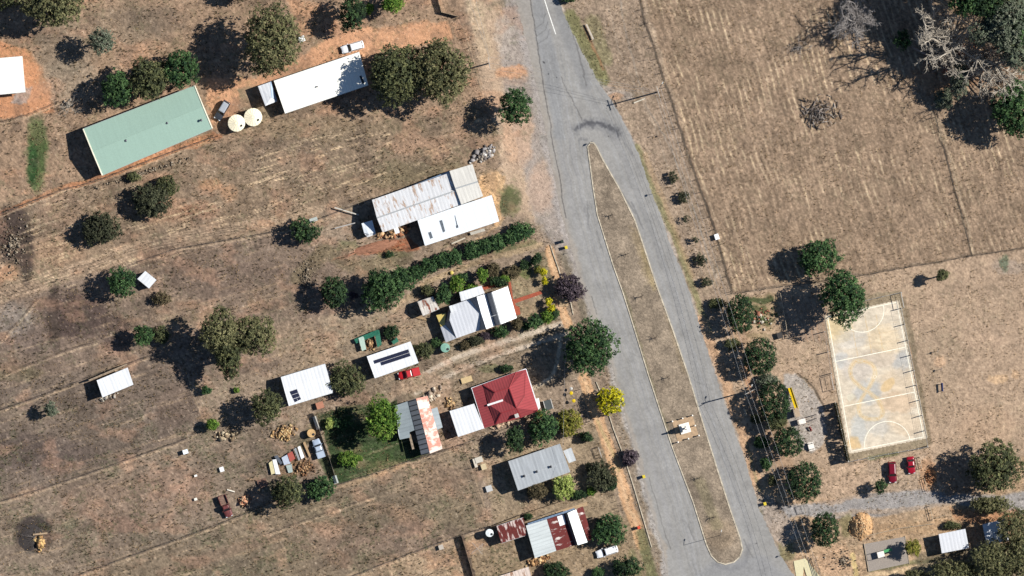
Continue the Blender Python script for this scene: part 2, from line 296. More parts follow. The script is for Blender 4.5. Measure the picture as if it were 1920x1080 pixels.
# greener strips beside the seal
C.line([(1068,30),(1090,70),(1110,110),(1130,150)], 26, (120,122,70), .7, 14); C.line([(1110,40),(1135,110)], 26, (134,132,82), .5, 20); C.line([(1096,50),(1130,130)], 5, (170,110,80), .5, 5)
C.line([(1195,275),(1215,330),(1240,390),(1268,450),(1290,510),(1310,570),(1330,620)], 11, (136,132,84), .7, 9); C.line([(1210,290),(1300,520)], 10, (182,150,108), .5, 8)
C.line([(1315,600),(1345,680),(1372,750),(1400,835),(1420,900)], 20, (196,156,118), .8, 10); C.line([(1400,830),(1425,920)], 5, (140,130,84), .5, 5); C.line([(1380,600),(1420,720),(1460,830),(1480,900)], 34, (176,140,106), .6, 20)
C.line([(1395,690),(1412,745)], 9, (200,150,110), .8, 6); C.blob(1450,960,26,12,(122,118,76),.6); C.blob(1475,1035,16,22,(116,114,72),.6)
C.line([(1158,-20),(1178,80),(1215,200),(1265,290),(1345,520)], 3, (150,140,124), .5, 3); C.line([(1140,10),(1160,90),(1230,240),(1320,520)], 3, (184,164,138), .5, 3)
C.line([(1180,180),(1145,175),(1120,160)], 18, (170,160,148), .6, 14); C.blob(1155,180,14,8,(196,146,106),.6)
# paddock fence weeds, with the fence shadow painted into the dark strips
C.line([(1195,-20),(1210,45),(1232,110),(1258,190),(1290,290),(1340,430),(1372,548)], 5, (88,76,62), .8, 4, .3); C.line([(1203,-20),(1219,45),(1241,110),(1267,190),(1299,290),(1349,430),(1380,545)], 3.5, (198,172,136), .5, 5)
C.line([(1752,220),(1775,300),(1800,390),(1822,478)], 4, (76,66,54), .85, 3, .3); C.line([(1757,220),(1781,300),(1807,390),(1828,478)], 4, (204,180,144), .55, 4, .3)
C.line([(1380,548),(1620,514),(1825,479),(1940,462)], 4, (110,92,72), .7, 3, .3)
# park
C.blob(1745,690,60,80,(172,148,118),.4); C.blob(1870,713,18,9,(212,176,134),.9); C.blob(1902,705,8,6,(206,170,130),.8); C.blob(1763,678,12,11,(202,166,130),.8); C.blob(1850,640,40,12,(206,172,138),.4); C.blob(1850,800,50,40,(190,156,122),.5); C.blob(1895,500,30,14,(170,150,128),.7)
C.blob(1886,492,10,16,(92,108,80),.7)
C.poly([(1470,705),(1492,700),(1510,720),(1528,740),(1545,762),(1548,800),(1540,835),(1520,850),(1500,840),(1480,800),(1470,750)], (178,166,150), 1, 8)
C.line([(1497,701),(1520,722),(1545,760)], 3.5, (96,84,68), .8, 3); C.poly([(1395,600),(1450,560),(1470,620),(1400,640)], (186,156,118), .6, 10)
C.poly([(1395,560),(1455,550),(1460,580),(1450,620),(1400,610)], (168,142,104), .8, 6)
C.poly([(1395,562),(1450,556),(1448,566),(1398,574)], (66,80,44), .8, 5); C.blob(1427,582,14,10,(92,96,58),.8); C.blob(1432,605,20,9,(88,92,54),.8); C.blob(1424,632,26,5,(150,130,90),.5)
C.poly([(1462,555),(1480,552),(1545,545),(1560,600),(1570,700),(1556,640),(1480,640)], (160,136,112), .7, 8)
for k in range(7): C.line([(1484+k*12,556),(1502+k*12,640)], 2, (196,150,112), .5, 2, .2)
# court surroundings, car park, drive
C.poly([(1548,560),(1690,545),(1745,838),(1590,868)], (150,134,104), .8, 6); C.line([(1695,560),(1745,830)], 8, (126,110,84), .7, 6); C.line([(1702,640),(1722,740)], 3, (190,140,104), .6, 3); C.line([(1630,860),(1680,850)], 8, (112,114,74), .7, 6)
C.poly([(1520,880),(1600,870),(1750,850),(1770,930),(1600,945),(1530,935)], (198,166,132), 1, 12); C.poly([(1620,870),(1740,850),(1745,915),(1640,925)], (186,160,130), .7, 10)
C.poly([(1425,950),(1500,945),(1560,938),(1640,925),(1720,918),(1800,925),(1880,930),(1990,905),(1990,965),(1880,960),(1790,945),(1700,958),(1640,970),(1560,972),(1500,965),(1440,985)], (164,157,148), 1, 8, .5, .15)
C.poly([(1480,940),(1560,935),(1660,928),(1560,945)], (200,164,128), .6, 8); C.line([(1565,965),(1700,955),(1790,945)], 10, (200,166,128), .5, 8)
C.poly([(1418,930),(1440,930),(1470,960),(1500,1000),(1470,1030),(1440,990)], (172,154,134), .9, 12)
C.poly([(1640,985),(1900,960),(1900,985),(1640,1010)], (176,142,104), .5, 8); C.poly([(1780,955),(1910,950),(1900,985),(1790,975)], (196,134,92), .6, 12)
C.blob(1590,985,14,20,(140,128,84),.8); C.blob(1570,1050,40,30,(196,160,124),.9); C.line([(1598,1040),(1608,1100)], 9, (212,188,120), .7, 6); C.line([(1620,1082),(1760,1058)], 8, (214,184,140), .9, 4); C.line([(1628,1070),(1760,1048)], 8, (116,112,72), .8, 5)
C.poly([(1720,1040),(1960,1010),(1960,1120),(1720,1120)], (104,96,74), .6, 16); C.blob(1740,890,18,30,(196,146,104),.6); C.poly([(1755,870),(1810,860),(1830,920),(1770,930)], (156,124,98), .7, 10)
C.poly([(1700,130),(1800,110),(1900,120),(1850,160),(1740,180)], (184,140,104), .6, 14); C.poly([(1780,0),(1860,0),(1840,30),(1790,30)], (160,128,98), .7, 12)
# scorched and bare marks, and a dark strip along the bottom board fence
C.blob(62,1002,34,32,(66,58,54),.85,.7); C.blob(60,1030,26,8,(92,84,72),.6); C.poly([(862,1003),(872,1003),(893,1085),(880,1085)], (86,74,66), .7, 4)
C.blob(540,880,26,18,(150,112,80),.5); C.blob(560,875,22,16,(156,118,84),.6); C.blob(700,740,30,14,(136,116,90),.5); C.line([(480,990),(300,1040),(640,905)], 1, (150,120,90), .0)
C.line([(640,912),(700,893),(760,872)], 9, (182,150,112), .7, 6); C.line([(560,920),(600,935)], 14, (170,138,104), .5, 10); C.line([(500,1010),(300,1075)], 20, (156,126,100), .5, 14)
c = C.c
POLY1 = [(890,-60),(985,-60),(1010,140),(1050,420),(1090,540),(1060,480),(1035,430),(960,400),(935,250),(905,130)]; POLY2 = [(600,70),(700,62),(790,45),(840,40),(850,75),(720,95),(640,80),(560,150),(480,170),(420,230),(400,200),(430,165),(560,110)]; POLY3 = [(-60,90),(50,95),(90,150),(92,200),(0,215),(-60,220)]
# texture of the dry growth: mottling, stubble rows, mown streaks
def sm(m, s=8): k = np.clip(.5-m/s, 0, 1); return k*k*(3-2*k)
big = fbm(x/70, y/70, 31, 4)-.5; mid = fbm(x/15, y/15, 41, 4)-.5; fin = fbm(x/4.2, y/4.2, 51, 2)-.5
f = 1+.30*big+.50*mid+.50*fin
fieldE = sm(sdpoly(C.wx, C.wy, [(1200,-60),(2000,-60),(2000,455),(1825,478),(1376,545),(1292,290)]), 10)
park = sm(sdpoly(x, y, [(1380,545),(1620,517),(1940,465),(1940,850),(1740,850),(1590,868),(1430,930)]), 10)
def rows(ang, acr, alo, seed, o=3):
    ca, sa = math.cos(math.radians(ang)), math.sin(math.radians(ang))
    u = x*ca+y*sa; v = -x*sa+y*ca; u = u+5*(fbm(x/60, y/60, seed+3, 2)-.5)*2
    return fbm(v/acr, u/alo, seed, o)-.5, v, u
rE, vE, uE = rows(73, 4.2, 60, 61)
pat = np.clip((fbm(x/90, y/60, 91, 3)-.34)*5, 0, 1)
wob = 20*(fbm(x/120, y/120, 95, 2)-.5)
stripe = .5+.5*np.sin((vE+wob)*2*math.pi/11.2)
straw = np.clip(stripe-.66, 0, 1)*3.4*np.clip((fbm(vE/6, uE/20, 97, 3)-.42)*6, 0, 1)*(.10+.90*pat)
f = f+fieldE*(.50*rE-.06)
f = f-.20*fieldE*np.clip(.35-stripe, 0, 1)*2*np.clip((fbm(vE/6, uE/30, 98, 2)-.3)*3, 0, 1)
k = (np.clip(straw, 0, 1)*fieldE*.72)[..., None]; c = c*(1-k)+(np.array((226,198,154))/255.)*k
rW, vW, uW = rows(-18, 4.5, 55, 71)
paddW = sm(sdpoly(C.wx, C.wy, [(-60,420),(360,280),(900,215),(930,280),(700,360),(480,440),(-60,600)]), 16)
stripW = np.clip((fbm(vW/2.6, uW/34, 73, 2)-.66)*9, 0, 1)*paddW*np.clip((fbm(x/80, y/50, 74, 2)-.4)*5, 0, 1)
k = (stripW*.85)[..., None]; c = c*(1-k)+(np.array((226,196,152))/255.)*k
west = sm((x-880), 40)*(1-paddW); f = f+.34*rW*west*sm(-y+560, 60)+.3*rW*paddW
strR = np.clip((fbm(vW/2.6, uW/60, 83, 2)-.68)*9, 0, 1)*west*sm(430-y, 40); k = (strR*.5)[..., None]; c = c*(1-k)+(np.array((190,160,122))/255.)*k
f = np.where(True, f, f)*(1-park*.0); f = 1+(f-1)*(1-.35*park)
# green weeds between the dry tufts
gw = np.clip((fbm(x/26, y/26, 101, 4)-.53)*7, 0, 1)*np.clip((fbm(x/4, y/4, 105, 2)-.45)*5, 0, 1)
gz = np.clip(sm(860-y, 160)*sm(x-960, 60)+.35*sm(x-1000, 60)+.25, 0, 1); k = (gw*gz*.42)[..., None]; c = c*(1-k)+(np.array((88,94,60))/255.)*k
# reddish bare scuffs, dark scuffs and pale specks
rd = np.clip((fbm(x/48, y/30, 111, 4)-.57)*7, 0, 1)*sm(x-1000, 60); k = (rd*.38)[..., None]; c = c*(1-k)+(np.array((196,146,112))/255.)*k
dk = np.clip((fbm(x/34, y/34, 121, 5)-.56)*8, 0, 1)*(.25+.75*sm(x-960, 40)); k = (dk*.27)[..., None]; c = c*(1-k)+(np.array((92,78,66))/255.)*k
sp = (hsh(np.floor(x/2), np.floor(y/2), 5) > .982)*(hsh(np.floor(x/2), np.floor(y/2), 6)*.55); k = sp[..., None]; c = c*(1-k)+(np.array((226,204,172))/255.)*k
sp = (hsh(np.floor(x/2), np.floor(y/2), 15) > .955)*(hsh(np.floor(x/2), np.floor(y/2), 16)*.6)*(1-.5*park); k = sp[..., None]; c = c*(1-k)+(np.array((70,62,52))/255.)*k
smo = np.zeros_like(x)
for p_, w_ in ((POLY1, 26), (POLY2, 14), (POLY3, 12)): smo = np.maximum(smo, sm(sdpoly(C.wx, C.wy, p_), w_))
for p_, w_ in (([(770,714),(860,668),(960,636),(1055,606)], 5), ([(780,738),(870,690),(970,655),(1062,626)], 4), ([(1030,468),(1038,500),(1048,530)], 7), ([(1046,560),(1058,590),(1064,606)], 7), ([(1094,708),(1106,745),(1126,795),(1148,858),(1166,905),(1180,950),(1192,985),(1202,1020)], 9), ([(1560,950),(1700,940),(1900,945)], 12)): smo = np.maximum(smo, sm(sdline(x, y, p_)-w_, 5))
f = 1+(f-1)*(1-.62*smo)
lum = c.mean(-1, keepdims=True); c = lum+(c-lum)*np.where(c[..., :1]-c[..., 2:] > .26, .93, .87); c[..., 2] *= 1.02; c = c*(1.06+.025*park[..., None])
gr = (hsh(np.floor(x/2), np.floor(y/2), 201)-.5)*.36+(vn(x/3.4, y/3.4, 203)-.5)*.50; f = np.clip(f, .4, 1.8)*(1+gr*np.clip(1-.25*park-.6*smo, 0, 1))
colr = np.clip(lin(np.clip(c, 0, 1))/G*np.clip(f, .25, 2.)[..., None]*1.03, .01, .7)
far = np.clip(np.maximum(np.abs(x-960)-1050, np.abs(y-540)-630)/60, 0, 1)[..., None]; colr = colr*(1-far)+far*(alb((156,136,112))*(.85+.3*fbm(x/900, y/900, 7, 3))[..., None])
inside = (np.abs(x-960) < 1100) & (np.abs(y-540) < 680)
rel = -(0.05*fbm(x/3.0, y/3.0, 131, 2)+.05*vn(x/2, y/2, 137)+.12*fbm(x/16, y/16, 133, 3)); rd_ = np.minimum(sdpoly(x, y, road_poly), sdpoly(x, y, [(1548,592),(1684,563),(1737,822),(1592,851)])); rel = rel*np.clip((rd_-1)/22, .03, 1); rel = np.where(inside, rel, -.05)
hy, hx = x.shape; idx = np.arange(hy*hx).reshape(hy, hx)
F = np.stack([idx[:-1, :-1], idx[1:, :-1], idx[1:, 1:], idx[:-1, 1:]], -1).reshape(-1, 4)
V = np.stack([(x-960)*S, (540-y)*S, rel], -1).reshape(-1, 3)
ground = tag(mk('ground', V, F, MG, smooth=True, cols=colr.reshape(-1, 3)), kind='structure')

def patch(name, poly, z, step, paint, mat, edge=3., holes=None, base=(168,166,162), amp=.05, raise_edge=None):
    """a thin sheet laid on the ground, cut to an outline with a slightly ragged edge"""
    P = np.asarray(poly, float); x0, y0 = P.min(0)-4; x1, y1 = P.max(0)+4
    ax = np.arange(x0, x1+step, step); ay = np.arange(y0, y1+step, step); X, Y = np.meshgrid(ax, ay)
    d = sdpoly(X, Y, P)+edge*(fbm(X/7, Y/7, 9, 3)-.5)*2
    Cv = Canvas(X, Y, base); paint(Cv); c = Cv.c; lm = c.mean(-1, keepdims=True); c = lm+(c-lm)*(.82 if name == 'median_grass' else 1.)
    n = 1+amp*4*(fbm(X/26, Y/26, 3, 4)-.5)+amp*4*(fbm(X/2.6, Y/2.6, 8, 2)-.5)
    colr = np.clip(lin(np.clip(c, 0, 1))/G*n[..., None], .01, .85)
    h, w = X.shape; idx = np.arange(h*w).reshape(h, w); cen = (d[:-1, :-1]+d[1:, 1:]+d[1:, :-1]+d[:-1, 1:])/4
    F = np.stack([idx[:-1, :-1], idx[1:, :-1], idx[1:, 1:], idx[:-1, 1:]], -1)[cen < 0]
    u, inv = np.unique(F.ravel(), return_inverse=True); F = inv.reshape(-1, 4)
    V = np.stack([(X-960)*S, (540-Y)*S, np.full_like(X, z)], -1).reshape(-1, 3)[u]
    return mk(name, V, F, mat, smooth=True, cols=colr.reshape(-1, 3)[u])
MR = MATTR('worn_bitumen', rough=.9, fine=(9., .10), fine2=(.7, .05), bump=.25)
def paint_road(R):
    R.line([(968,0),(990,90),(1008,170),(1024,250),(1036,320),(1052,400),(1070,460),(1086,520),(1108,590),(1138,650),(1152,705),(1170,770),(1186,830),(1200,880),(1214,930),(1228,985),(1244,1030),(1256,1120)], 10, (184,172,158), .9, 14, .8, .6)
    R.poly([(950,-60),(988,-60),(1042,270),(1062,400),(1092,520),(1140,640),(1180,790),(1228,960),(1262,1120),(1220,1120)], (180,172,162), .75, 14, .5, .3)
    for L_ in ([(1028,60),(1060,190),(1078,300),(1100,420),(1150,560),(1200,720),(1260,900),(1310,1080)], [(1008,60),(1040,190),(1056,300),(1080,420),(1128,560),(1176,720),(1232,900),(1284,1080)]): R.line(L_, 9, (172,170,168), .55, 10, .4, .2)
    R.line([(1090,160),(1165,280),(1215,420),(1262,540),(1310,700),(1360,860),(1420,1040)], 10, (158,157,156), .5, 12, .4, .2)
    R.line([(1078,150),(1150,280),(1198,410),(1245,540),(1292,700),(1340,850),(1396,1000)], 6, (176,175,173), .5, 8, .4, .2)
    R.line([(1040,-20),(1060,60),(1080,110),(1100,160)], 20, (150,150,150), .6, 14, .4, .3); R.poly([(992,-20),(1012,-20),(1050,130),(1060,260),(1040,260),(1010,100)], (156,157,158), .6, 12, .4, .3)
    R.line([(990,-20),(1003,50),(1012,110),(1024,190),(1036,262),(1047,320),(1054,370),(1062,410)], 1.6, (96,94,92), .8, 2., .3, .5)
    R.line([(1152,530),(1122,590)], 0, (90,90,90), 0); R.line([(1108,555),(1118,590)], 1.2, (104,102,98), .7, 1.6, .3, .4); R.line([(1218,895),(1236,960),(1256,1030)], 1.6, (120,118,114), .6, 2, .4, .4)
    R.line([(1055,145),(1075,190),(1100,240)], 2, (110,108,106), .6, 2.5, .6, .6); R.line([(1068,40),(1085,100),(1098,160)], 2.5, (112,110,108), .6, 3, .6, .6)
    a = [(1082,243),(1092,236),(1108,232),(1128,235),(1146,242),(1160,254)]; R.line(a, 16, (128,128,130), .6, 26, .8, .6); R.line(a, 6, (86,86,90), .75, 9, .8, .9); R.line([(1084,262),(1098,262)], 4, (120,120,122), .5, 6, .8, .8); R.line([(1150,236),(1172,262),(1186,290)], 4, (134,133,132), .5, 7, .8, .8); R.line([(1100,225),(1112,240)], 5, (90,90,94), .5, 6, .6, .6)
    for k in range(3): R.line([(1022+k*4,26+k*14),(1018+k*4,42+k*14),(1004+k*3,54+k*14)], 1.1, (112,111,110), .65, 1.4, .2, .3)
    R.line([(1062,500),(1064,560)], 0, (0,0,0), 0)
    for (p0, p1) in (((1165,360),(1190,400)), ((1184,380),(1205,430)), ((1395,1010),(1412,1045)), ((1118,435),(1130,470)), ((1290,985),(1300,1010)), ((1100,380),(1102,420))): R.line([p0, p1], 3, (120,119,118), .5, 4, .4, .6)
    R.line([(1340,1060),(1370,1072),(1400,1055),(1405,1020)], 8, (132,131,132), .5, 10, .6, .5); R.poly([(1330,1060),(1430,1040),(1520,1120),(1250,1120)], (160,160,162), .5, 20, .5, .3)
    for k in range(5): R.line([(1096+k*9,150+k*2),(1130+k*11,220),(1170+k*12,310),(1215+k*11,430),(1262+k*10,560),(1320+k*9,760),(1375+k*8,950)], 1.5, (148+(k%2)*38,)*3, .5, 3, .5, 1.2)
    for k in range(6): R.line([(1018+k*8,90),(1044+k*8,220),(1072+k*7,360),(1110+k*7,500),(1168+k*7,660),(1214+k*7,800),(1262+k*7,960),(1300+k*4,1080)], 1.5, (148+(k%2)*38,)*3, .5, 3, .5, 1.2)
    R.line([(1180,660),(1240,690),(1262,700)], 1.2, (140,138,136), .5, 1.6, .6, .4); R.line([(1292,705),(1330,730)], 1.2, (138,136,134), .5, 1.6, .6, .4)
    for px, py in ((1023,116),(1026,137),(1048,144),(1143,255),(1108,267),(1420,1018)): R.blob(px,py,1.6,1.6,(70,70,72),.8)
    E = np.clip((fbm(R.x/12, R.y/40, 55, 3)-.45)*3, 0, 1)[..., None]*.10; R.c = R.c*(1-E)+np.array((196,194,190))/255.*E
road = tag(patch('road', road_poly, 0.012, 1.3, paint_road, MR, edge=2.6, amp=.075, base=(172,169,164)), kind='structure')
# ---- median island with kerb
def offs(P, d):
    P = [Vector(p).to_2d() for p in P]; n = len(P); out = []
    for i in range(n):
        a = (P[i]-P[i-1]).normalized(); b = (P[(i+1) % n]-P[i]).normalized(); t = (a+b).normalized(); nn = Vector((t.y, -t.x)); out.append(tuple(P[i]+nn*d))
    return out
ar = sum(island[i-1][0]*island[i][1]-island[i][0]*island[i-1][1] for i in range(len(island)))
sg = 1 if ar > 0 else -1
inner = offs(island, -1.3*sg)
def paint_isl(R):
    R.poly([(1180,420),(1215,455),(1240,540),(1210,530)], (184,158,114), .5, 20); R.line([(1205,470),(1225,540)], 8, (186,162,110), .5, 10)
    R.line([(1255,590),(1285,690)], 16, (176,152,114), .5, 16); R.line([(1170,545),(1262,845)], 4, (128,124,82), .4, 5); R.line([(1300,700),(1360,900)], 9, (168,146,116), .4, 8); R.blob(1350,1000,30,30,(166,140,110),.5); R.line([(1312,905),(1345,985)], 20, (148,136,98), .5, 16)
    q = np.clip((fbm(R.x/16, R.y/16, 21, 4)-.5)*4, -1, 1)[..., None]*.10; R.c = R.c*(1+q)
    q = (hsh(np.floor(R.x/2), np.floor(R.y/2), 25)-.5)[..., None]*.22; R.c = np.clip(R.c*(1+q), 0, 1)
MI = MATTR('median_dry_grass', fine=(6., .3), fine2=(1.4, .12))
med = tag(patch('median_grass', inner, 0.115, 1.8, paint_isl, MI, edge=.4, base=(164,144,120), amp=.13), kind='structure')
KC = M('kerb_concrete', (228,214,188), .9, var=.26, scale=1.1)
def strip(name, pts, w, z, mat, parent=None, closed=False, z0=-.05):
    P = [Vector(p).to_2d() for p in pts]; V = []; n = len(P)
    for i in range(n):
        a = P[i-1] if (i > 0 or closed) else P[i]; b = P[(i+1) % n] if (i < n-1 or closed) else P[i]
        t = (b-a).normalized(); nn = Vector((-t.y, t.x))*w/2
        for q, zz in ((P[i]+nn, z0), (P[i]+nn, z), (P[i]-nn, z), (P[i]-nn, z0)): V.append(W(q.x, q.y, zz))
    F = []
    for i in range(n if closed else n-1):
        j = (i+1) % n
        for k in range(4): F.append((i*4+k, i*4+(k+1) % 4, j*4+(k+1) % 4, j*4+k))
    if not closed: F += [(0, 1, 2, 3), (4*n-1, 4*n-2, 4*n-3, 4*n-4)]
    return mk(name, V, F, mat, parent)
tag(strip('kerb', island, 2.2, .14, KC, closed=True), kind='structure')
for p in ([(1032,459),(1038,478),(1046,500),(1052,519)], [(1070,566),(1075,590)], [(1118,716),(1136,758),(1151,806),(1168,850),(1186,905),(1206,972),(1222,1026)]):
    tag(strip('kerb', p, 1.7, .10, KC), kind='structure')
WL = M('road_paint', (238,236,228), .8, var=.15)
tag(strip('road_marking', [(1020,-4),(1028,22),(1036,46),(1042,64)], 1.7, .017, WL, z0=.015), kind='structure')
# ---- netball court slab
ct = [(1548,592),(1684,563),(1737,822),(1592,851)]
TL, TR, BR, BL = [Vector(p) for p in ((1552,594),(1681,567),(1732,819),(1596,846))]
def cp(u, v): p = (TL*(1-u)+TR*u)*(1-v)+(BL*(1-u)+BR*u)*v; return (p.x, p.y)
def paint_court(R):
    for (u, v, rx, ry, col, a) in [(.15,.1,26,26,(240,214,164),.8),(.5,.12,40,20,(246,230,204),.7),(.3,.2,30,20,(224,218,208),.5),(.7,.25,30,30,(246,222,184),.7),(.1,.33,14,16,(218,216,210),.8),(.3,.42,30,24,(226,214,200),.7),(.6,.38,40,14,(222,204,182),.7),
        (.9,.45,16,26,(214,212,206),.8),(.35,.6,30,20,(212,210,204),.8),(.8,.58,34,28,(240,216,184),.7),(.1,.68,12,24,(230,210,180),.6),(.75,.72,36,18,(238,208,174),.8),(.15,.85,16,30,(214,214,208),.8),(.4,.85,20,20,(224,218,206),.7),(.8,.88,36,22,(240,216,184),.7),(.05,.95,12,12,(240,200,140),.7)]:
        q = cp(u, v); R.blob(q[0], q[1], rx, ry, col, a, 1.0)
    E = np.clip((fbm(R.x/9, R.y/4, 33, 4)-.5)*4, -1, 1)[..., None]; R.c = np.clip(R.c*(1+E*.06), 0, 1)
    for v in (.14,.2,.27,.33): R.line([cp(.05, v), cp(.95, v)], 1, (236,200,150), .25, 2, .4)
    for u in (.32,.52,.68): R.line([cp(u, .05), cp(u, .33)], 1, (240,196,134), .5, 2, .2)
    Q = np.clip((fbm(R.x/16, R.y/2.4, 34, 3)-.52)*5, 0, 1)[..., None]*.07; R.c = R.c*(1-Q)+np.array((176,164,150))/255.*Q
    # the painted figure of eight riding loop
    lobe1 = [(1620,677),(1604,676),(1595,688),(1594,704),(1604,718),(1622,731),(1642,744),(1652,758),(1656,775),(1650,785),(1634,787),(1618,783),(1611,775),(1610,758),(1617,744),(1628,728),(1638,712),(1642,698),(1636,684),(1620,677)]
    for _ in range(3): lobe1 = [q_ for a_, b_ in zip(lobe1[:-1], lobe1[1:]) for q_ in ((a_[0]*.75+b_[0]*.25, a_[1]*.75+b_[1]*.25), (a_[0]*.25+b_[0]*.75, a_[1]*.25+b_[1]*.75))]; lobe1.append(lobe1[0])
    R.line(lobe1, 8, (248,214,150), .45, 3, .15, 1.2); R.line(lobe1, 4.4, (246,230,204), .55, 1.6, .1, .4); R.line(lobe1, 1.0, (244,180,96), .6, 1.4, .1, 1.2)
    R.blob(1665,722,16,9,(242,208,156),.8,.5,.3,-45); R.blob(1594,744,7,6,(250,240,214),.8,.6)
court = tag(patch('court_slab', ct, 0.03, 1.5, paint_court, MATTR('court_concrete', rough=.9, fine=(4., .07), fine2=(.8, .06), bump=.1), edge=.3, base=(243,227,202), amp=.05), kind='structure')
CL = M('court_line_paint', (252,244,222), .8, var=.14)
cl = MB()
def cstrip(pts, w=1.3, z=.036):
    P = [Vector(p) for p in pts]
    for a, b in zip(P[:-1], P[1:]):
        t = (b-a).normalized(); n = Vector((-t.y, t.x))*w/2
        cl.add([W(*(a+n), z), W(*(b+n), z), W(*(b-n), z), W(*(a-n), z)], [(0, 1, 2, 3)])
cstrip([cp(0,0), cp(1,0)]); cstrip([cp(0,1), cp(1,1)]); cstrip([cp(0,0.006), cp(0,.994)]); cstrip([cp(1,.006), cp(1,.994)])
cstrip([cp(.01,.333), cp(.99,.333)]); cstrip([cp(.01,.667), cp(.99,.667)])
for v0, s_ in ((0, 1), (1, -1)):
    cstrip([cp(.5+.31*math.cos(t), v0+s_*(.162*math.sin(t)+.003)) for t in np.linspace(0, math.pi, 25)], 1.2)
cstrip([cp(.5+.022*math.cos(t), .5+.012*math.sin(t)) for t in np.linspace(0, 2*math.pi, 13)], .7)
tag(cl.build('court_marking', CL), kind='structure')
for nm, a, b in (('court_edging', (1547,592), (1590,850)), ('court_edging', (1686,562), (1739,821))): tag(strip(nm, [a, b], 1.4, .06, KC), kind='structure')
# ---- monument paving, brick path, playground pad, concrete fork
PV = M('monument_paving', (206,174,138), .9, var=.16, scale=1.5, bump=.3)
def slab(name, pts, z, mat, parent=None, z0=-.1, **kw):
    n = len(pts); V = [W(*p, z) for p in pts]+[W(*p, z0) for p in pts]
    a = sum(V[i-1][0]*V[i][1]-V[i][0]*V[i-1][1] for i in range(n)); r = tuple(range(n)) if a > 0 else tuple(range(n))[::-1]
    return mk(name, V, [r]+[(i, (i+1) % n, n+(i+1) % n, n+i) for i in range(n)], mat, parent)
tag(slab('monument_pavement', [(1260,790),(1298,779),(1310,816),(1271,829)], .17, PV), kind='structure')
TE = M('terracotta_pavers', (186,92,62), .85, var=.2, scale=4., bump=.3)
tag(slab('garden_path', [(962,562),(1014,545),(1017,551),(965,569)], .05, TE), kind='structure'); tag(slab('porch_path', [(903,538),(952,528),(957,548),(966,590),(974,588),(962,560),(958,530),(954,522),(950,530),(904,545)], .045, TE), kind='structure')
tag(slab('porch_path', [(965,572),(974,576),(976,589),(969,592)], .052, TE), kind='structure')
tag(slab('playground_pad', [(1620,1020),(1697,1006),(1704,1056),(1629,1072)], .06, M('pad_gravel', (178,166,154), .95, var=.12, scale=6, bump=.4)), kind='structure')
strip_e = M('timber_edging', (200,182,156), .9)
tag(strip('pad_edging', [(1620,1019),(1629,1072)], 1.2, .14, strip_e), kind='structure'); tag(strip('pad_edging', [(1697,1005),(1705,1057)], 1.2, .14, strip_e), kind='structure')
tag(slab('concrete_path', [(1488,1052),(1510,1047),(1540,1084),(1522,1110),(1507,1062),(1504,1100),(1496,1100)], .09, M('fresh_concrete', (248,236,190), .85, var=.05)), kind='structure')
tag(slab('front_path', [(1041,960),(1100,941),(1102,948),(1060,960),(1045,968)], .03, M('sand_path', (206,176,138), .95, var=.12)), kind='structure')
tag(slab('driveway_slab', [(1064,560),(1046,562),(1048,575),(1066,574)], .02, M('sand_path', (206,176,138))), kind='structure')
# ---- grass tufts standing on the ground
def tufts(name, n, test, h, colset, seed, dens=None):
    rg = np.random.default_rng(seed); X = rg.uniform(-10, 1930, n); Y = rg.uniform(-10, 1090, n); ok = test(X, Y)
    X, Y = X[ok], Y[ok]; n = len(X)
    base = np.stack([(X-960)*S, (540-Y)*S, np.full(n, -.08)], -1); V = []; K = []
    cs = np.array([alb(c_) for c_ in colset])[rg.integers(0, len(colset), n)]*rg.uniform(.7, 1.25, (n, 1)); hh = h*rg.uniform(.5, 1.3, n)
    for b_ in range(4):
        a = rg.uniform(0, 2*math.pi, n); l = rg.uniform(.2, .9, n)*hh; w = hh*.22
        d = np.stack([np.cos(a), np.sin(a), 0*a], -1); s_ = np.stack([-np.sin(a), np.cos(a), 0*a], -1)
        p0 = base-s_*w[:, None]; p1 = base+s_*w[:, None]; p2 = base+d*l[:, None]+np.array([0, 0, 1])*hh[:, None]
        V.append(np.stack([p0, p1, p2], 1)); K.append(np.repeat(cs[:, None, :], 3, 1))
    V = np.concatenate(V).reshape(-1, 3); K = np.concatenate(K).reshape(-1, 3)
    o = mk(name, V, np.arange(len(V)).reshape(-1, 3), MATTR('grass_blades', fine=(5., .1), fine2=(1, 0), bump=0, trans=.25), cols=K); return tag(o, kind='stuff')
solid = [road_poly, ct, [(1620,1020),(1697,1006),(1704,1056),(1629,1072)], [(1488,1052),(1510,1047),(1540,1084),(1540,1110),(1496,1110)]]
def free(X, Y):
    m = np.ones(len(X), bool)
    for p in solid+[POLY1, POLY2, POLY3]: m &= sdpoly(X, Y, p) > 3
    return m
def t_any(X, Y): return free(X, Y) & (fbm(X/22, Y/22, 141, 3) > .47)
def t_west(X, Y): return free(X, Y) & (X < 930) & (fbm(X/30, Y/30, 143, 3) > .5)
def t_green(X, Y): return (sdpoly(X, Y, [(600,780),(640,760),(745,750),(762,812),(800,850),(768,868),(690,892),(636,906)]) < 0) | ((fbm(X/26, Y/26, 101, 4) > .56) & (Y > 760) & (X < 960)) | (sdline(X, Y, [(1068,30),(1090,70),(1130,150)]) < 12) | (sdline(X, Y, [(70,240),(62,340)]) < 12)
tufts('dry_grass', 60000, t_any, .26, [(196,168,126),(170,144,108),(150,128,98),(214,184,140)], 1)
tufts('tall_weeds', 26000, t_west, .38, [(122,106,84),(150,128,98),(104,96,74),(128,116,84)], 2)
tufts('green_weeds', 52000, t_green, .24, [(74,92,48),(92,104,58),(62,80,42)], 3)
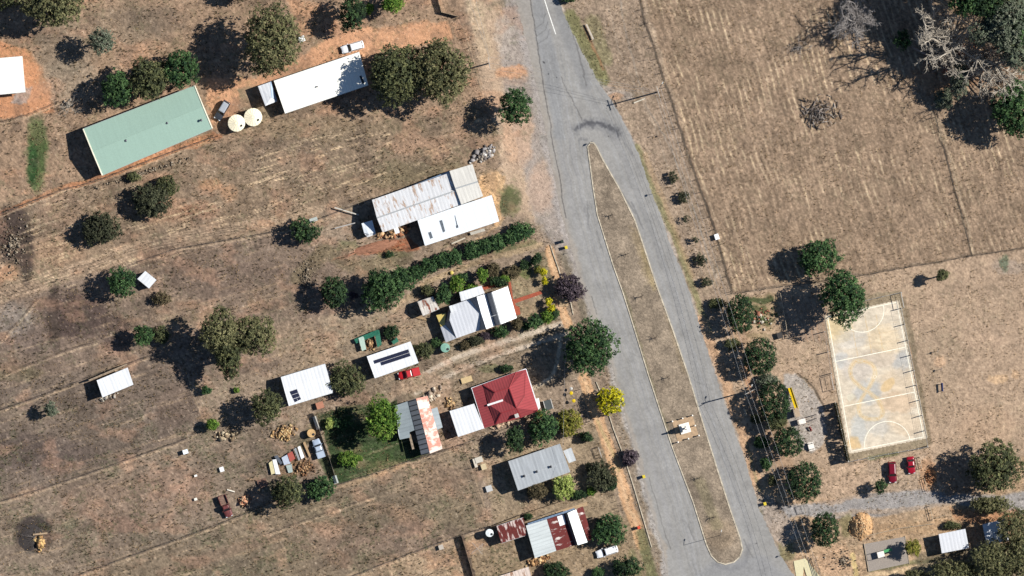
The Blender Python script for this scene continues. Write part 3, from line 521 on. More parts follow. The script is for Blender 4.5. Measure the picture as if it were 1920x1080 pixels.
# =====================================================================  BUILDINGS
def frame(pts):
    """local frame of a building: origin at its middle, x along the first side"""
    q = [Vector(W(p[0], p[1])) for p in pts]; o = sum(q, Vector())/len(q); a = q[1]-q[0]; return o, math.atan2(a.y, a.x)
class B:
    def __init__(s, name, label, cat, pts, group=None):
        s.o, s.r = frame(pts); s.root = empty(name, label, cat, s.o, s.r, group); s.inv = (Matrix.Translation(s.o) @ Matrix.Rotation(s.r, 4, 'Z')).inverted()
    def L(s, p): return tuple(s.inv @ Vector(W(p[0], p[1], p[2] if len(p) > 2 else 0)))
    def roof(s, name, pts, faces, mat, th=.10, parent=None, label=None):
        V = [s.L(p) for p in pts]; n = len(V); V2 = V+[(v[0], v[1], v[2]-th) for v in V]; F = []; ec = {}
        for f in faces:
            a = sum(V[f[i-1]][0]*V[f[i]][1]-V[f[i]][0]*V[f[i-1]][1] for i in range(len(f))); f = tuple(f) if a > 0 else tuple(f)[::-1]
            F.append(f); F.append(tuple(i+n for i in f)[::-1])
            for i in range(len(f)): ec[(f[i-1], f[i])] = 1
        for (a, b) in ec:
            if (b, a) not in ec: F.append((a, a+n, b+n, b))
        o = mk(name, V2, F, mat, parent or s.root)
        if label: o['label'] = label
        return o
    def walls(s, pts, mat, inset=.35, name='wall', drop=.13):
        V = [Vector(s.L(p)) for p in pts]; c = sum(V, Vector())/len(V); n = len(V); out = []
        for v in V:
            d = Vector((v.x-c.x, v.y-c.y, 0)); l = d.length; d = d*((l-inset*1.3)/l) if l > inset*3 else d*.6; out.append(Vector((c.x+d.x, c.y+d.y, v.z-drop)))
        VV = [(v.x, v.y, -.1) for v in out]+[tuple(v) for v in out]; F = [(i, (i+1) % n, n+(i+1) % n, n+i) for i in range(n)]
        a = sum(out[i-1].x*out[i].y-out[i].x*out[i-1].y for i in range(n))
        if a < 0: F = [f[::-1] for f in F]
        s.wp = out; return mk(name, VV, F, mat, s.root)
    def opening(s, name, i, j, t, w, h, z, mat, fmat):
        """a door or window standing 3 cm proud of the wall that runs from corner i to corner j"""
        a, b = s.wp[i], s.wp[j]; d = Vector((b.x-a.x, b.y-a.y, 0)).normalized(); p = a.lerp(b, t); cen = sum(s.wp, Vector())/len(s.wp)
        n = Vector((d.y, -d.x, 0)); n = n if n.dot(Vector((p.x-cen.x, p.y-cen.y, 0))) > 0 else -n; rz = math.atan2(d.y, d.x)
        m = MB(); q = p+n*.03; m.box((q.x, q.y, z+h/2), (w, .06, h), rz); o = m.build(name, mat, s.root)
        f = MB(); q = p+n*.05
        for dx, dz, ww, hh in ((-w/2, 0, .08, h+.1), (w/2, 0, .08, h+.1), (0, h/2+.02, w, .08), (0, -h/2-.02, w, .08)):
            f.box((q.x+d.x*dx, q.y+d.y*dx, z+h/2+dz), (ww, .08, hh), rz)
        f.build('frame', fmat, o)
        if name == 'door': hb = MB(); q = p+n*.1+d*(w*.38); hb.box((q.x, q.y, z+1.0), (.12, .06, .05), rz); hb.build('handle', M('steel', (150,150,155), .4, .8), o)
        return o
    def bar(s, name, a, b, w, h, mat, dz=0., parent=None):
        A = Vector(s.L(a)); Bv = Vector(s.L(b)); d = Bv-A; m = MB(); n = Vector((-d.y, d.x, 0)).normalized()*w/2; up = Vector((0, 0, h)); o = Vector((0, 0, dz))
        V = [A+n+o, A-n+o, A-n+o+up, A+n+o+up, Bv+n+o, Bv-n+o, Bv-n+o+up, Bv+n+o+up]
        return mk(name, V, [(0,1,2,3), (7,6,5,4), (0,4,5,1), (1,5,6,2), (2,6,7,3), (3,7,4,0)], mat, parent or s.root)
    def panel(s, name, quad, mat, dz=.12, th=.05, parent=None, grid=None, gmat=None):
        """a flat panel lifted dz off the roof plane; quad = four (px,py,z)"""
        V = [Vector(s.L(p))+Vector((0, 0, dz)) for p in quad]; VV = [tuple(v) for v in V]+[(v.x, v.y, v.z-th) for v in V]
        a = sum(V[i-1].x*V[i].y-V[i].x*V[i-1].y for i in range(4)); r = (0,1,2,3) if a > 0 else (3,2,1,0)
        o = mk(name, VV, [r, tuple(i+4 for i in r)[::-1], (0,1,5,4), (1,2,6,5), (2,3,7,6), (3,0,4,7)], mat, parent or s.root)
        return o
def mid(a, b, t=.5): return (a[0]+(b[0]-a[0])*t, a[1]+(b[1]-a[1])*t)
GL = M('window_glass', (40,48,56), .08, .0, .05); FR = M('white_frame', (225,222,214), .6); DR = M('door_paint', (120,96,74), .6)
PVM = M('solar_cell', (58,62,86), .25, .2, .2, 6.); GUT = M('gutter', (205,208,208), .5, .2); STL = M('steel', (150,150,155), .4, .8)
def gable(name, label, cat, quad, eave, rise, rm, wm, rt=.5, inset=.35, doors=((3, 4, .3),), caps=True, group=None, cap=None):
    A, Bq, Cq, D = quad; b = B(name, label, cat, quad, group); R1 = mid(A, D, rt); R2 = mid(Bq, Cq, rt)
    P = [(*A, eave), (*Bq, eave), (*R2, eave+rise), (*Cq, eave), (*D, eave), (*R1, eave+rise)]
    b.roof('roof', P, [(0, 1, 2, 5), (5, 2, 3, 4)], rm); b.walls(P, wm, inset)
    if caps:
        b.bar('ridge_cap', P[5], P[2], .30, .03, cap or rm, -.005); b.bar('gutter', P[0], P[1], .14, .12, GUT, -.2); b.bar('gutter', P[4], P[3], .14, .12, GUT, -.2)
    for (i, j, t) in doors:
        b.opening('door', i, j, t, .9, 2.0, .05, DR, FR)
    b.opening('window', 3, 4, .62, 1.3, 1.0, 1.0, GL, FR) if eave > 2.3 else None
    b.P = P; b.R1, b.R2 = R1, R2; return b
def skillion(name, label, cat, quad, z, rm, wm, inset=.25, group=None, door=True):
    """mono-pitch roof; z = heights at the four corners"""
    b = B(name, label, cat, quad, group); P = [(*q, zz) for q, zz in zip(quad, z)]; b.roof('roof', P, [(0,1,2,3)], rm); b.walls(P, wm, inset)
    if door: b.opening('door', 2, 3, .5, .8, 1.9, .05, DR, FR)
    b.P = P; return b
WW = M('weatherboard', (214,206,192), .8, var=.08); WB = M('fibro_wall', (196,190,178), .85); WR = M('rusty_wall', (134,104,86), .9, var=.3); WG = M('grey_wall', (150,150,146), .8)
RW = MROOF('white_steel_roof', (252,254,255), ribdark=.05, streak=.07, g=1.42, rough=.45); RWC = MROOF('cream_steel_roof', (255,252,240), ribdark=.04, streak=.03, g=1.18)
# 1 long green shed
b = gable('green_shed', 'long pale green metal shed west of the cream water tanks', 'shed', [(157,242),(366,161),(399,241),(193,329)], 3.3, 1.2, MROOF('green_steel_roof', (176,208,190), ribdark=.004, streak=.03, rough=.8, relief=.04), M('cream_wall', (222,214,190), .8), inset=.4, cap=MROOF('green_steel_roof', (166,200,180)))
for e in ((0, 5), (5, 4), (1, 2), (2, 3)): b.bar('barge_board', b.P[e[0]], b.P[e[1]], .26, .1, M('cream_trim', (246,240,214), .7), .01)
for q in ((237,264), (314,231), (378,226)):
    p = b.L((*q, 4.1)); m = MB(); m.lathe(p, [(.12, -.2), (.12, .25), (.3, .3), (.3, .4), (.1, .55)], 10); m.build('roof_vent', STL, b.root)
# 2 long white house with hut
b = gable('white_house', 'long plain white roofed house beneath the big olive gum trees', 'house', [(514,152),(674,98),(691,160),(535,213)], 2.9, .8, RWC, WW, inset=.5)
p = b.L((595,163,3.6)); MB().lathe(p, [(.1, -.1), (.1, .3), (.2, .35)], 8).build('roof_vent', STL, b.root)
b.panel('roof_hatch', [(674,143,3.35),(678,142,3.35),(684,156,3.05),(680,158,3.05)], GL, .1)
b = B('garden_hut', 'small white hut between the white house and the cream tanks', 'hut', [(484,162),(509,153),(521,191),(498,199)])
P = [(484,162,2.5),(507,154,2.9),(509,183,2.9),(520,190,2.3),(498,199,2.5)]; b.roof('roof', P, [(0,1,2,3,4)], RW); b.roof('side_roof', [(507.3,153.6,2.88),(509.3,153,2.3),(520.5,189.7,2.28),(509.4,183,2.86)], [(0,1,2,3)], MROOF('blue_steel_roof', (170,196,226), ribdark=.1)); b.walls([(484,162,2.5),(509,153,2.3),(521,191,2.3),(498,199,2.5)], WG, .15); b.opening('door', 2, 3, .5, .8, 1.9, .05, DR, FR)
# 3 white building cut by the frame
b = gable('white_cottage', 'white roofed cottage on bare orange earth at the left edge', 'house', [(-40,113),(43,106),(49,173),(-36,181)], 2.8, .8, RWC, WW)
# 4 old hall with blocks
HR = MROOF('weathered_hall_roof', (236,236,236), rust=.42, rustrgb=(206,178,156), ribdark=.05, streak=.08, g=1.36); HR2 = MROOF('hall_front_roof', (232,228,218), rust=.16, rustrgb=(170,150,128), ribdark=.05, relief=.15, g=1.3, seed=7)
AN = MROOF('annex_roof', (244,250,254), ribdark=.03, streak=.05, g=1.3)
b = B('old_hall', 'big old hall with rust spotted pale roof and white annex', 'hall', [(698,375),(844,325),(865,383),(718,436)])
b.roof('roof', [(698,375,3.8),(844,324,3.8),(857,357,5.0),(707,409,5.0),(866,383,3.8),(718,436,3.8)], [(0,1,2,3),(3,2,4,5)], HR); b.walls([(698,375,3.8),(844,324,3.8),(857,357,5.0),(866,383,3.8),(718,436,3.8),(707,409,5.0)], WB, .3)
b.bar('ridge_cap', (707,409,5.0), (857,357,5.0), .3, .05, GUT)
b.roof('front_roof', [(843,321,4.4),(886,308,4.4),(896,341,5.6),(854,354,5.6),(906,368,4.4),(865,384,4.4)], [(0,1,2,3),(3,2,4,5)], HR2); b.bar('ridge_cap', (854,354,5.6), (896,341,5.6), .3, .05, GUT)
w0 = b.wp; b.walls([(843,321,4.4),(886,308,4.4),(896,341,5.6),(906,368,4.4),(865,384,4.4),(854,354,5.6)], WB, .3, 'front_wall'); b.opening('door', 1, 3, .5, 1.4, 2.2, .05, DR, FR); b.opening('window', 1, 3, .15, 1.0, 1.1, 1.2, GL, FR)
b.roof('side_roof', [(716,370,2.6),(842,321,2.6),(843,325.5,3.0),(717,372.5,3.0)], [(0,1,2,3)], MROOF('blue_steel_roof', (170,196,226)))
b.roof('annex_roof', [(783,413,3.5),(865,384.6,3.5),(922,366,3.5),(936,415,2.6),(797,461,2.6)], [(0,1,2,3,4)], AN); b.walls([(783,413,3.5),(922,366,3.5),(936,415,2.6),(797,461,2.6)], WW, .3, 'annex_wall'); b.opening('door', 1, 2, .5, 1.6, 2.1, .05, DR, FR); b.opening('window', 2, 3, .4, 1.3, 1.0, 1.0, GL, FR)
def zan(px, py): return 3.5-.9*max(0, min(1, ((px-783)*.31+(py-413)*.95)/50))
for q in ([(803,436),(808,434.5),(812,446),(807,448)], [(824,414),(829,412.5),(835,434),(831,436)], [(852.5,404),(853.5,404),(859,425),(857,425.5)], [(855,423),(859,422),(860,427),(856,428)]):
    b.panel('skylight', [(*p, zan(*p)) for p in q], M('dull_skylight', (120,128,136), .3, var=.25), .04, .03)
b.roof('ceiling_porch', [(738,428,2.2),(746,425,2.2),(750,436,2.2),(742,439,2.2)], [(0,1,2,3)], RW)
b = B('tool_shed', 'small blue grey hut in the shadow at the back of the old hall', 'hut', [(678,418),(698,413),(704,437),(688,444)])
P = [(678,419,2.1),(698,413,2.3),(704,435,2.3),(692,439,2.3),(683,437,2.1)]; b.roof('roof', P, [(0,1,2,3,4)], AN); b.walls([(678,419,2.1),(698,413,2.3),(705,438,2.2),(688,444,2.1)], WW, .1); b.roof('porch_roof', [(683,437.3,2.0),(692,439.3,2.2),(704,435.4,2.2),(705,439,1.8),(689,445,1.8)], [(0,1,2,3,4)], RW, .06)
# 5 white house; the grey west-facing roof planes have their shade painted in
RG = MROOF('shaded_white_roof', (150,152,158), ribdark=.1); RL = MROOF('pale_steel_roof', (232,234,238), ribdark=.05, streak=.05, g=1.4)
b = B('white_gabled_house', 'white house with crossing gables and a brick path to the street', 'house', [(840,573),(952,537),(969,596),(846,640)])
b.roof('roof', [(846,573,2.9),(880,561,2.9),(902,587,4.6),(899,619,2.9),(856,634,2.9),(843,600,4.3)], [(0,1,2,5),(5,2,3,4)], RL)
b.roof('hip_roof', [(846,573,2.9),(843,600,4.3),(856,634,2.9),(842,578,1.9),(833,609,2.3),(846,633,1.9)], [(0,1,4,3),(1,2,5,4)], RG)
b.roof('lean_to_roof', [(833,609.5,2.4),(846,614,2.85),(855.5,634.5,2.85),(836,642,2.1),(826,613,2.1)], [(0,1,2,3,4)], RL)
b.roof('awning', [(818,591,2.2),(836,587,2.5),(834,609,2.5),(827,613,2.2)], [(0,1,2,3)], M('yellow_awning', (250,222,128), .7, var=.06), label='pale yellow awning')
b.roof('second_gable_roof', [(894,556.5,5.0),(911,551,3.6),(928,611,3.6),(912,617,5.0),(902,587,5.0)], [(0,1,2,3,4)], RW)
b.roof('valley_roof', [(880,561,2.95),(893.8,556.6,4.98),(901.8,587,4.98)], [(0,1,2)], RG); b.roof('valley_roof', [(902.2,587.5,4.98),(911.8,617,4.98),(899,619.5,2.95)], [(0,1,2)], RG)
b.roof('front_valley_roof', [(911.3,551,3.5),(922,548,5.2),(939,608,5.2),(928.3,611,3.5)], [(0,1,2,3)], RG)
b.roof('front_roof', [(922.2,548,5.2),(952,537,3.1),(969,596,3.1),(939.2,608,5.2)], [(0,1,2,3)], RW)
b.roof('annex_roof', [(861,548,2.6),(903,535.5,2.6),(909,550,2.9),(880,560,2.9),(865,565,2.8)], [(0,1,2,3,4)], RW)
b.walls([(840,573,2.7),(880,560,2.7),(922,547,3.0),(952,537,3.0),(969,596,3.0),(939,608,3.0),(899,619,2.7),(848,636,2.6)], WW, .3); b.opening('door', 3, 4, .45, 1.0, 2.1, .05, DR, FR); b.opening('window', 3, 4, .2, 1.4, 1.1, .9, GL, FR); b.opening('window', 3, 4, .8, 1.4, 1.1, .9, GL, FR)
b.walls([(861,548,2.6),(903,535.5,2.6),(909,556,2.6),(867,570,2.6)], WW, .15, 'annex_wall')
b.panel('chimney_hood', [(842,574,3.2),(848,572,3.2),(852,584,3.9),(846,586,3.9)], RW, .35, .5); b.bar('television_aerial', (919,594,5.1), (931,590,5.1), .12, .1, GUT, .5); b.bar('ridge_cap', (922,548,5.2), (939,608,5.2), .25, .05, GUT, .03)
# small rusty hut beside
b = gable('rusty_hut', 'little hut with a rust streaked white roof behind the gabled house', 'hut', [(783,566),(812,556),(824,579),(793,592)], 2.2, .9, MROOF('rust_streak_roof', (240,232,220), rust=.50, rustrgb=(150,84,58), rib=.6, g=1.4, seed=3), WR, inset=.2, doors=(), caps=True)
# 6 solar shed
def panels(b, o, du, dv, nu, nv, z0, zu, zv, skip=()):
    """a bank of solar panels laid on the roof plane, each a part"""
    for i in range(nu):
        for j in range(nv):
            if (i, j) in skip: continue
            q = []
            for (a, c_) in ((i+.04, j+.04), (i+.96, j+.04), (i+.96, j+.96), (i+.04, j+.96)): q.append((o[0]+du[0]*a+dv[0]*c_, o[1]+du[1]*a+dv[1]*c_, z0+zu*a+zv*c_))
            b.panel('solar_panel', q, PVM, .14, .05)
b = skillion('solar_shed', 'white shed carrying two rows of solar panels by the red ute', 'shed', [(688,668),(770,640),(785,680),(703,709)], (3.1,3.1,2.6,2.6), RW, WW)
panels(b, (701,675.5), (10.85,-3.55), (2.3,6.7), 6, 2, 3.03, 0, -.085, skip=((0,1),)); b.bar('gutter', b.P[3], b.P[2], .14, .12, GUT, -.2)
# 7 white gable shed with six panels
b = gable('white_workshop', 'white gabled workshop with six dark solar panels on one corner', 'shed', [(527,707),(610,682),(625,736),(542,761)], 2.9, .7, RW, WW, rt=.43)
panels(b, (544,733.5), (6.6,-2.3), (3.0,7.2), 2, 3, 3.47, 0, -.22)
# 8 open paddock shed
b = skillion('paddock_shed', 'lone white shed in the western paddock with rubble on its south side', 'shed', [(182,713),(240,689),(251,721),(193,745)], (2.6,2.6,3.0,3.0), RW, WG)
b.bar('lean_wall', (167,713,0), (238,683,0), .3, 1.9, M('old_boards', (176,156,132), .9, var=.25))
# 9 white cube
b = skillion('white_pump_shed', 'small square white shed beside the light green tree', 'shed', [(273,508),(294,525),(280,541),(258,523)], (2.2,2.2,2.0,2.0), RW, WW, .1)
# 10 red roof house
RR = MROOF('red_steel_roof', (188,76,80), ribdark=.12, rib=.6, streak=.06, g=1.8, rough=.9, axis='X'); RRY = MROOF('red_side_roof', (188,76,80), ribdark=.12, rib=.6, streak=.06, g=1.8, rough=.9, axis='Y')
b = B('red_roofed_house', 'house with a red hipped iron roof and a white carport', 'house', [(885,727),(986,692),(1010,769),(908,802)])
E_ = 3.1
b.roof('roof', [(905,720.5,E_),(968,697,E_),(955,727,5.0),(928,735,4.6),(916,758,3.3),(943,750,3.7),(940,774,4.6),(969,765,5.2),(977,783,E_),(929,796,E_)],
       [(0,1,2,3),(0,3,4),(4,3,2,5),(5,2,7),(4,5,7,6),(4,6,9),(6,7,8,9)], RR)
b.roof('front_roof', [(968,697,E_),(986,692.5,E_),(1010,769.5,E_),(977,783,E_),(969,765,5.2),(955,727,5.0),(984,742,4.3),(998,733,E_)], [(0,1,7,6,4,5),(7,2,3,4,6)], RRY)
b.roof('back_roof', [(885,727.5,2.5),(904.6,720.7,E_-.03),(915.6,758,E_),(928.6,796.2,E_-.03),(908,802.5,2.5)], [(0,1,2,3,4)], RRY)
b.walls([(885,727.5,2.5),(905,720.5,E_),(986,692.5,E_),(1010,769.5,E_),(929,796,E_),(908,802,2.5)], WW, .35); b.opening('door', 2, 3, .5, 1.0, 2.1, .05, DR, FR); b.opening('window', 2, 3, .22, 1.4, 1.1, .9, GL, FR); b.opening('window', 2, 3, .78, 1.4, 1.1, .9, GL, FR)
b.bar('box_gutter', (914,759.5,3.3), (943,750,3.75), .42, .12, M('white_flashing', (250,248,244), .5), 0.06)
for a_, c_ in (((883.5,728,2.45), (985.5,691.5,3.05)), ((885,728,2.45), (908,803,2.45)), ((986,691.5,3.05), (1010.6,769,3.05))): b.bar('gutter', a_, c_, .22, .14, M('white_gutter', (240,240,240), .5), -.12)
for a_, c_ in (((968,697.5,E_), (955,727,5.0)), ((955,727,5.0), (969,765,5.2)), ((905,720.8,E_), (928,735,4.6)), ((929,795.8,E_), (940,774,4.6)), ((977,782.6,E_), (969,765,5.2)), ((928,735,4.6), (955,727,5.0)), ((940,774,4.6), (969,765,5.2)), ((969,765,5.2), (984,742,4.3))):
    b.bar('ridge_cap', a_, c_, .2, .06, M('red_ridge', (176,60,62), .5), .01)
m = MB(); p = b.L((969,779,3.2)); m.box((p[0], p[1], 3.9), (.7, .7, 2.0)); ch = m.build('chimney', M('chimney_render', (206,166,150), .9)); ch.parent = b.root; m = MB(); m.box((p[0], p[1], 4.98), (.86, .86, .14)); m.build('chimney_cap', M('white_frame', (225,222,214)), ch)
b.roof('porch_roof', [(1003,748,2.3),(1010,746,2.3),(1013,764,2.3),(1009,768,2.5)], [(0,1,2,3)], RW)
b.roof('carport_roof', [(843,770.5,2.5),(889,756.5,2.7),(907.5,803,2.6),(859,819,2.4)], [(0,1,2,3)], RW)
for q in ((846,772),(884,759),(861,815)): p = b.L(q); MB().tube([(p[0], p[1], -.05), (p[0], p[1], 2.35)], .06).build('carport_post', STL, b.root)
# 11 big rusty shed group
b = B('patchwork_shed', 'patchwork shed of grey ribbed and pink rusted iron roofs', 'shed', [(742,759),(802,742),(830,842),(767,862)])
b.roof('lean_to_roof', [(742,760,2.5),(765,752,2.8),(778,806,2.8),(768,810,2.6),(769,820,2.5),(750,824,2.3),(747,812,2.4)], [(0,1,2,3,4,5,6)], MROOF('dull_lean_roof', (176,188,192), ribdark=.05, streak=.12, axis='Y'))
b.roof('roof', [(765,751.5,2.9),(780,747,3.7),(806,850,3.7),(790,853,2.9)], [(0,1,2,3)], MROOF('ribbed_grey_roof', (138,142,148), rust=.12, rustrgb=(92,84,80), rib=1.1, ribdark=.42, axis='Y', seed=5))
b.roof('rusty_roof', [(780.5,747,3.72),(802,742,2.9),(811,776,2.9),(830,841,2.9),(806.5,850,3.72)], [(0,1,2,3,4)], MROOF('pink_rust_roof', (246,220,204), rust=.62, rustrgb=(214,132,104), rib=1.9, ribdark=.06, axis='Y', g=1.4, seed=9), label='pink roof striped with rust')
b.roof('side_roof', [(808.5,767,2.5),(820,763,2.2),(830,801,2.2),(819,806,2.5)], [(0,1,2,3)], MROOF('dull_lean_roof', (176,188,192), axis='Y'))
b.walls([(766,753,2.7),(802,743,2.7),(829,841,2.7),(791,852,2.7)], WR, .2); b.walls([(743,761,2.3),(764,754,2.5),(774,812,2.3),(751,822,2.2)], WR, .15, 'lean_to_wall')
b.bar('roof_beam', (768,814,2.0), (775,842,2.0), .5, .12, M('old_boards', (176,156,132)))
# 12 grey cottage
RC = MROOF('old_grey_roof', (200,205,208), ribdark=.02, streak=.14, g=1.6, rust=.05, rustrgb=(140,136,130))
b = gable('grey_cottage', 'cottage with weathered grey iron roof beside the pale lime bush', 'house', [(953,865),(1050,832),(1069,884),(971,919)], 3.2, 1.0, RC, WW, rt=.62)
for t in (.19,.43,.70):
    q = mid(b.R1, b.R2, t); p = b.L((*q, 4.2)); MB().lathe(p, [(.12, -.1), (.12, .3), (.3, .34), (.3, .45), (.05, .6)], 10).build('roof_vent', M('dark_vent', (70,72,78), .5, .4), b.root)
b.roof('porch_roof', [(1056,845,2.6),(1071,839,2.3),(1080,863,2.3),(1066.5,868,2.6)], [(0,1,2,3)], RC)
# 13 white and rust cottage
R13 = MROOF('dark_rust_roof', (226,214,206), rust=.86, rustrgb=(112,42,38), rough=.95, rib=.9, ribdark=.1, axis='Y', g=1.4, seed=2)
b = B('rusty_cottage', 'cottage patched with white and dark rusted iron sheets', 'house', [(986,985),(1080,954),(1102,1016),(1003,1046)])
b.roof('back_roof', [(986,985,2.9),(1025,973,3.7),(1043,1032,3.7),(1003,1046,2.9)], [(0,1,2,3)], MROOF('white_sheet_roof', (240,246,242), ribdark=.07, axis='Y', g=1.35))
b.roof('roof', [(1025.3,973,3.72),(1058,963,2.95),(1077.5,1022,2.95),(1043.3,1032,3.72)], [(0,1,2,3)], R13, label='dark red rusted roof')
b.panel('patch_sheet', [(1044.5,968,3.3),(1057,964.3,3.0),(1061,982,3.0),(1050,986,3.2)], RW, .08)
b.roof('valley_roof', [(1058.3,963,2.9),(1063.5,961.5,4.2),(1083,1021.5,4.2),(1077.8,1023,2.9)], [(0,1,2,3)], MROOF('shaded_valley_roof', (92,90,96), axis='Y'))  # shade painted into the colour of this steep west-facing plane
b.roof('front_roof', [(1063.8,961.3,4.22),(1080,954.5,3.2),(1101.5,1016,3.2),(1083.3,1021.5,4.22)], [(0,1,2,3)], MROOF('white_sheet_roof', (240,246,242)))
b.roof('verandah_roof', [(1080.5,953.5,3.1),(1093,949,2.5),(1110.5,1010,2.5),(1102.5,1013.5,3.1)], [(0,1,2,3)], R13)
b.roof('side_roof', [(989,981,2.3),(1077,952,2.3),(1078,955.5,2.7),(990,984.2,2.7)], [(0,1,2,3)], MROOF('blue_steel_roof', (170,196,226)))
b.walls([(986,985,2.7),(1080,955,2.7),(1102,1015,2.7),(1003,1045,2.7)], WB, .3); b.opening('door', 1, 2, .5, .9, 2.0, .05, DR, FR); b.opening('window', 1, 2, .2, 1.1, 1.0, .9, GL, FR)
for q in ((1092,951),(1108,1008)): p = b.L(q); MB().tube([(p[0], p[1], -.05), (p[0], p[1], 2.45)], .05).build('verandah_post', FR, b.root)
b = gable('rusted_lean_shed', 'low shed of dark red rusted iron joined to the rusty cottage', 'shed', [(931,986),(981,970),(988,1003),(940,1018)], 2.3, .7, MROOF('streaked_rust_roof', (228,206,196), rust=.74, rustrgb=(116,44,38), rough=.95, rib=.7, ribdark=.1, g=1.4, seed=12), WR, inset=.2, doors=(), caps=True)
b = skillion('tin_shed', 'pale rust stained roof at the bottom edge below the rusty cottage', 'shed', [(925,1083),(991,1062),(1003,1102),(937,1122)], (2.5,2.5,2.2,2.2), MROOF('stained_white_roof', (236,216,200), rust=.40, rustrgb=(180,140,112), g=1.4, seed=4), WR, .2)
# 15 park shelters
b = skillion('park_shelter', 'white roofed park building dappled by gum shade', 'shelter', [(1759,1001),(1809,991),(1816,1027),(1765,1037)], (3.0,3.0,2.7,2.7), RL, M('brick_wall', (150,110,86), .9, var=.2, scale=8), .2)
b = skillion('picnic_shelter', 'blue grey roofed shelter half hidden beneath the corner gum trees', 'shelter', [(1841,983),(1884,972),(1892,1013),(1849,1022)], (3.0,3.0,2.7,2.7), RL, M('brick_wall', (150,110,86)), .2)

# =====================================================================  WATER TANKS, BINS, POLES
def tank(label, x, y, r, h, mat, cone=.4, group=None, name='water_tank', ribs=0, z0=0):
    t = empty(name, label, 'water tank', W(x, y, z0), 0, group); m = MB(); m.lathe((0, 0, 0), [(r, -.1), (r, h), (r*1.0, h)], 28); m.build('tank_wall', mat, t, False)
    m = MB(); m.lathe((0, 0, 0), [(r*1.03, h-.05), (r*1.03, h+.05), (r*.25, h+cone), (.2, h+cone+.02)], 28); m.build('lid', mat, t)
    if ribs:
        m = MB()
        for k in range(ribs): a = 2*math.pi*k/ribs; m.tube([(r*1.02*math.cos(a), r*1.02*math.sin(a), h+.08), (.25*math.cos(a), .25*math.sin(a), h+cone+.05)], .05, 4)
        m.build('lid_rib', mat, t)
    m = MB(); m.lathe((r*.55, -r*.3, h+cone*.4), [(.28, -.1), (.28, .14)], 12); m.build('hatch', M('dark_vent', (70,72,78)), t); return t
CT = M('cream_tank', (255,244,212), .6, var=.05)
tank('cream ribbed water tank nearer to the parked grey car', 444, 231, 1.85, 2.1, CT, .45, 'cream water tanks', ribs=16)
tank('cream ribbed water tank nearer to the white garden hut', 475, 220, 1.95, 2.1, CT, .45, 'cream water tanks', ribs=16)
tank('small round white tank by the rusted lean shed', 918, 999, .85, 2.2, M('white_tank', (232,238,236), .5), .15)
tank('round pale green tank at the corner of the white gabled house', 835, 652, 1.0, 1.9, M('green_tank', (150,200,178), .5), .12)
tank('grey galvanised tank between the workshop and the olive bush', 609, 703, .01+1.35, 2.0, M('galvanised', (150,150,158), .5, .3, .25), .2)
tank('round orange topped stone well beside the pale blue ute', 584, 812, .9, 1.4, M('orange_clay', (236,192,132), .8, var=.15), .03, name='well')
def bin_(label, x, y, lid, body, rz=.3, name='wheelie_bin'):
    t = empty(name, label, 'bin', W(x, y), rz, 'wheelie bins'); m = MB(); m.box((0, 0, .52), (.5, .55, .96), 0, 1.12); m.build('body', body, t); m = MB(); m.box((0, 0, 1.05), (.64, .7, .1)); m.box((0, 0, 1.12), (.5, .55, .05)); m.build('lid', lid, t)
    for s_ in (-1, 1):
        m = MB(); m.tube([(-.28, s_*.2, .1), (-.28, s_*.3, .1)], .1, 10); m.build('wheel', M('rubber', (30,30,32), .8), t)
    return t
YL = M('yellow_lid', (246,220,60), .5); GB = M('dark_green_plastic', (44,58,48), .5)
bin_('yellow lidded bin on the verge by the brown purple street tree', 1061.5, 464, YL, GB); bin_('dark lidded bin just behind the yellow lidded one', 1054, 453, GB, GB)
bin_('yellow lidded bin standing on the road edge south of the purple bush', 1207, 893.5, YL, GB); bin_('yellow lidded bin by the park entrance drive', 1434, 944.5, YL, GB)
bin_('orange red bin at the end of the dirt footpath', 1197.5, 989, M('orange_plastic', (240,92,60), .5), M('orange_plastic', (240,92,60)))
TM = M('pole_timber', (150,138,124), .9, var=.2); WI = M('wire_metal', (205,205,205), .5, .2); INS = M('insulator', (220,216,206), .4)
def pole(label, x, y, h, ang, arms, lamp=None):
    t = empty('power_pole', label, 'power pole', W(x, y), math.radians(ang), 'street power poles'); m = MB(); m.tube([(0, 0, -.2), (0, 0, h*.5), (0, 0, h)], [.17, .15, .12], 10); m.build('post', TM, t); out = []
    for z, l in arms:
        m = MB(); m.box((.14, 0, z), (.12, l, .14)); ca = m.build('cross_arm', M('grey_timber', (206,200,190), .8), t)
        for q in (-.46, 0, .46):
            m = MB(); m.lathe((.14, q*l, z+.07), [(.04, 0), (.07, .06), (.07, .12), (.03, .2)], 8); m.build('insulator', INS, ca)
    if lamp:
        a, l = lamp; d = (math.cos(math.radians(a-ang)), math.sin(math.radians(a-ang))); m = MB(); m.tube([(0, 0, h-.9), (d[0]*l*.5, d[1]*l*.5, h-.4), (d[0]*l, d[1]*l, h-.3)], .05, 6); o = m.build('lamp_arm', STL, t)
        m = MB(); m.box((d[0]*l, d[1]*l, h-.33), (.5, .22, .14), math.radians(a-ang)); m.build('lamp', M('white_frame', (225,222,214)), o)
    return t
pole('power pole with a cross arm by the western front fence', 916, 119, 6.2, 10, [(6.0, 2.6)])
pole('tall power pole with double cross arms beside the paddock fence', 1232, 173, 10.0, 18, [(9.7, 2.4), (8.4, 1.6)], (60, 2.2))
pole('tall power pole on the park verge between two round trees', 1404, 733, 9.4, -62, [(8.9, 2.6)], (68, 1.4))
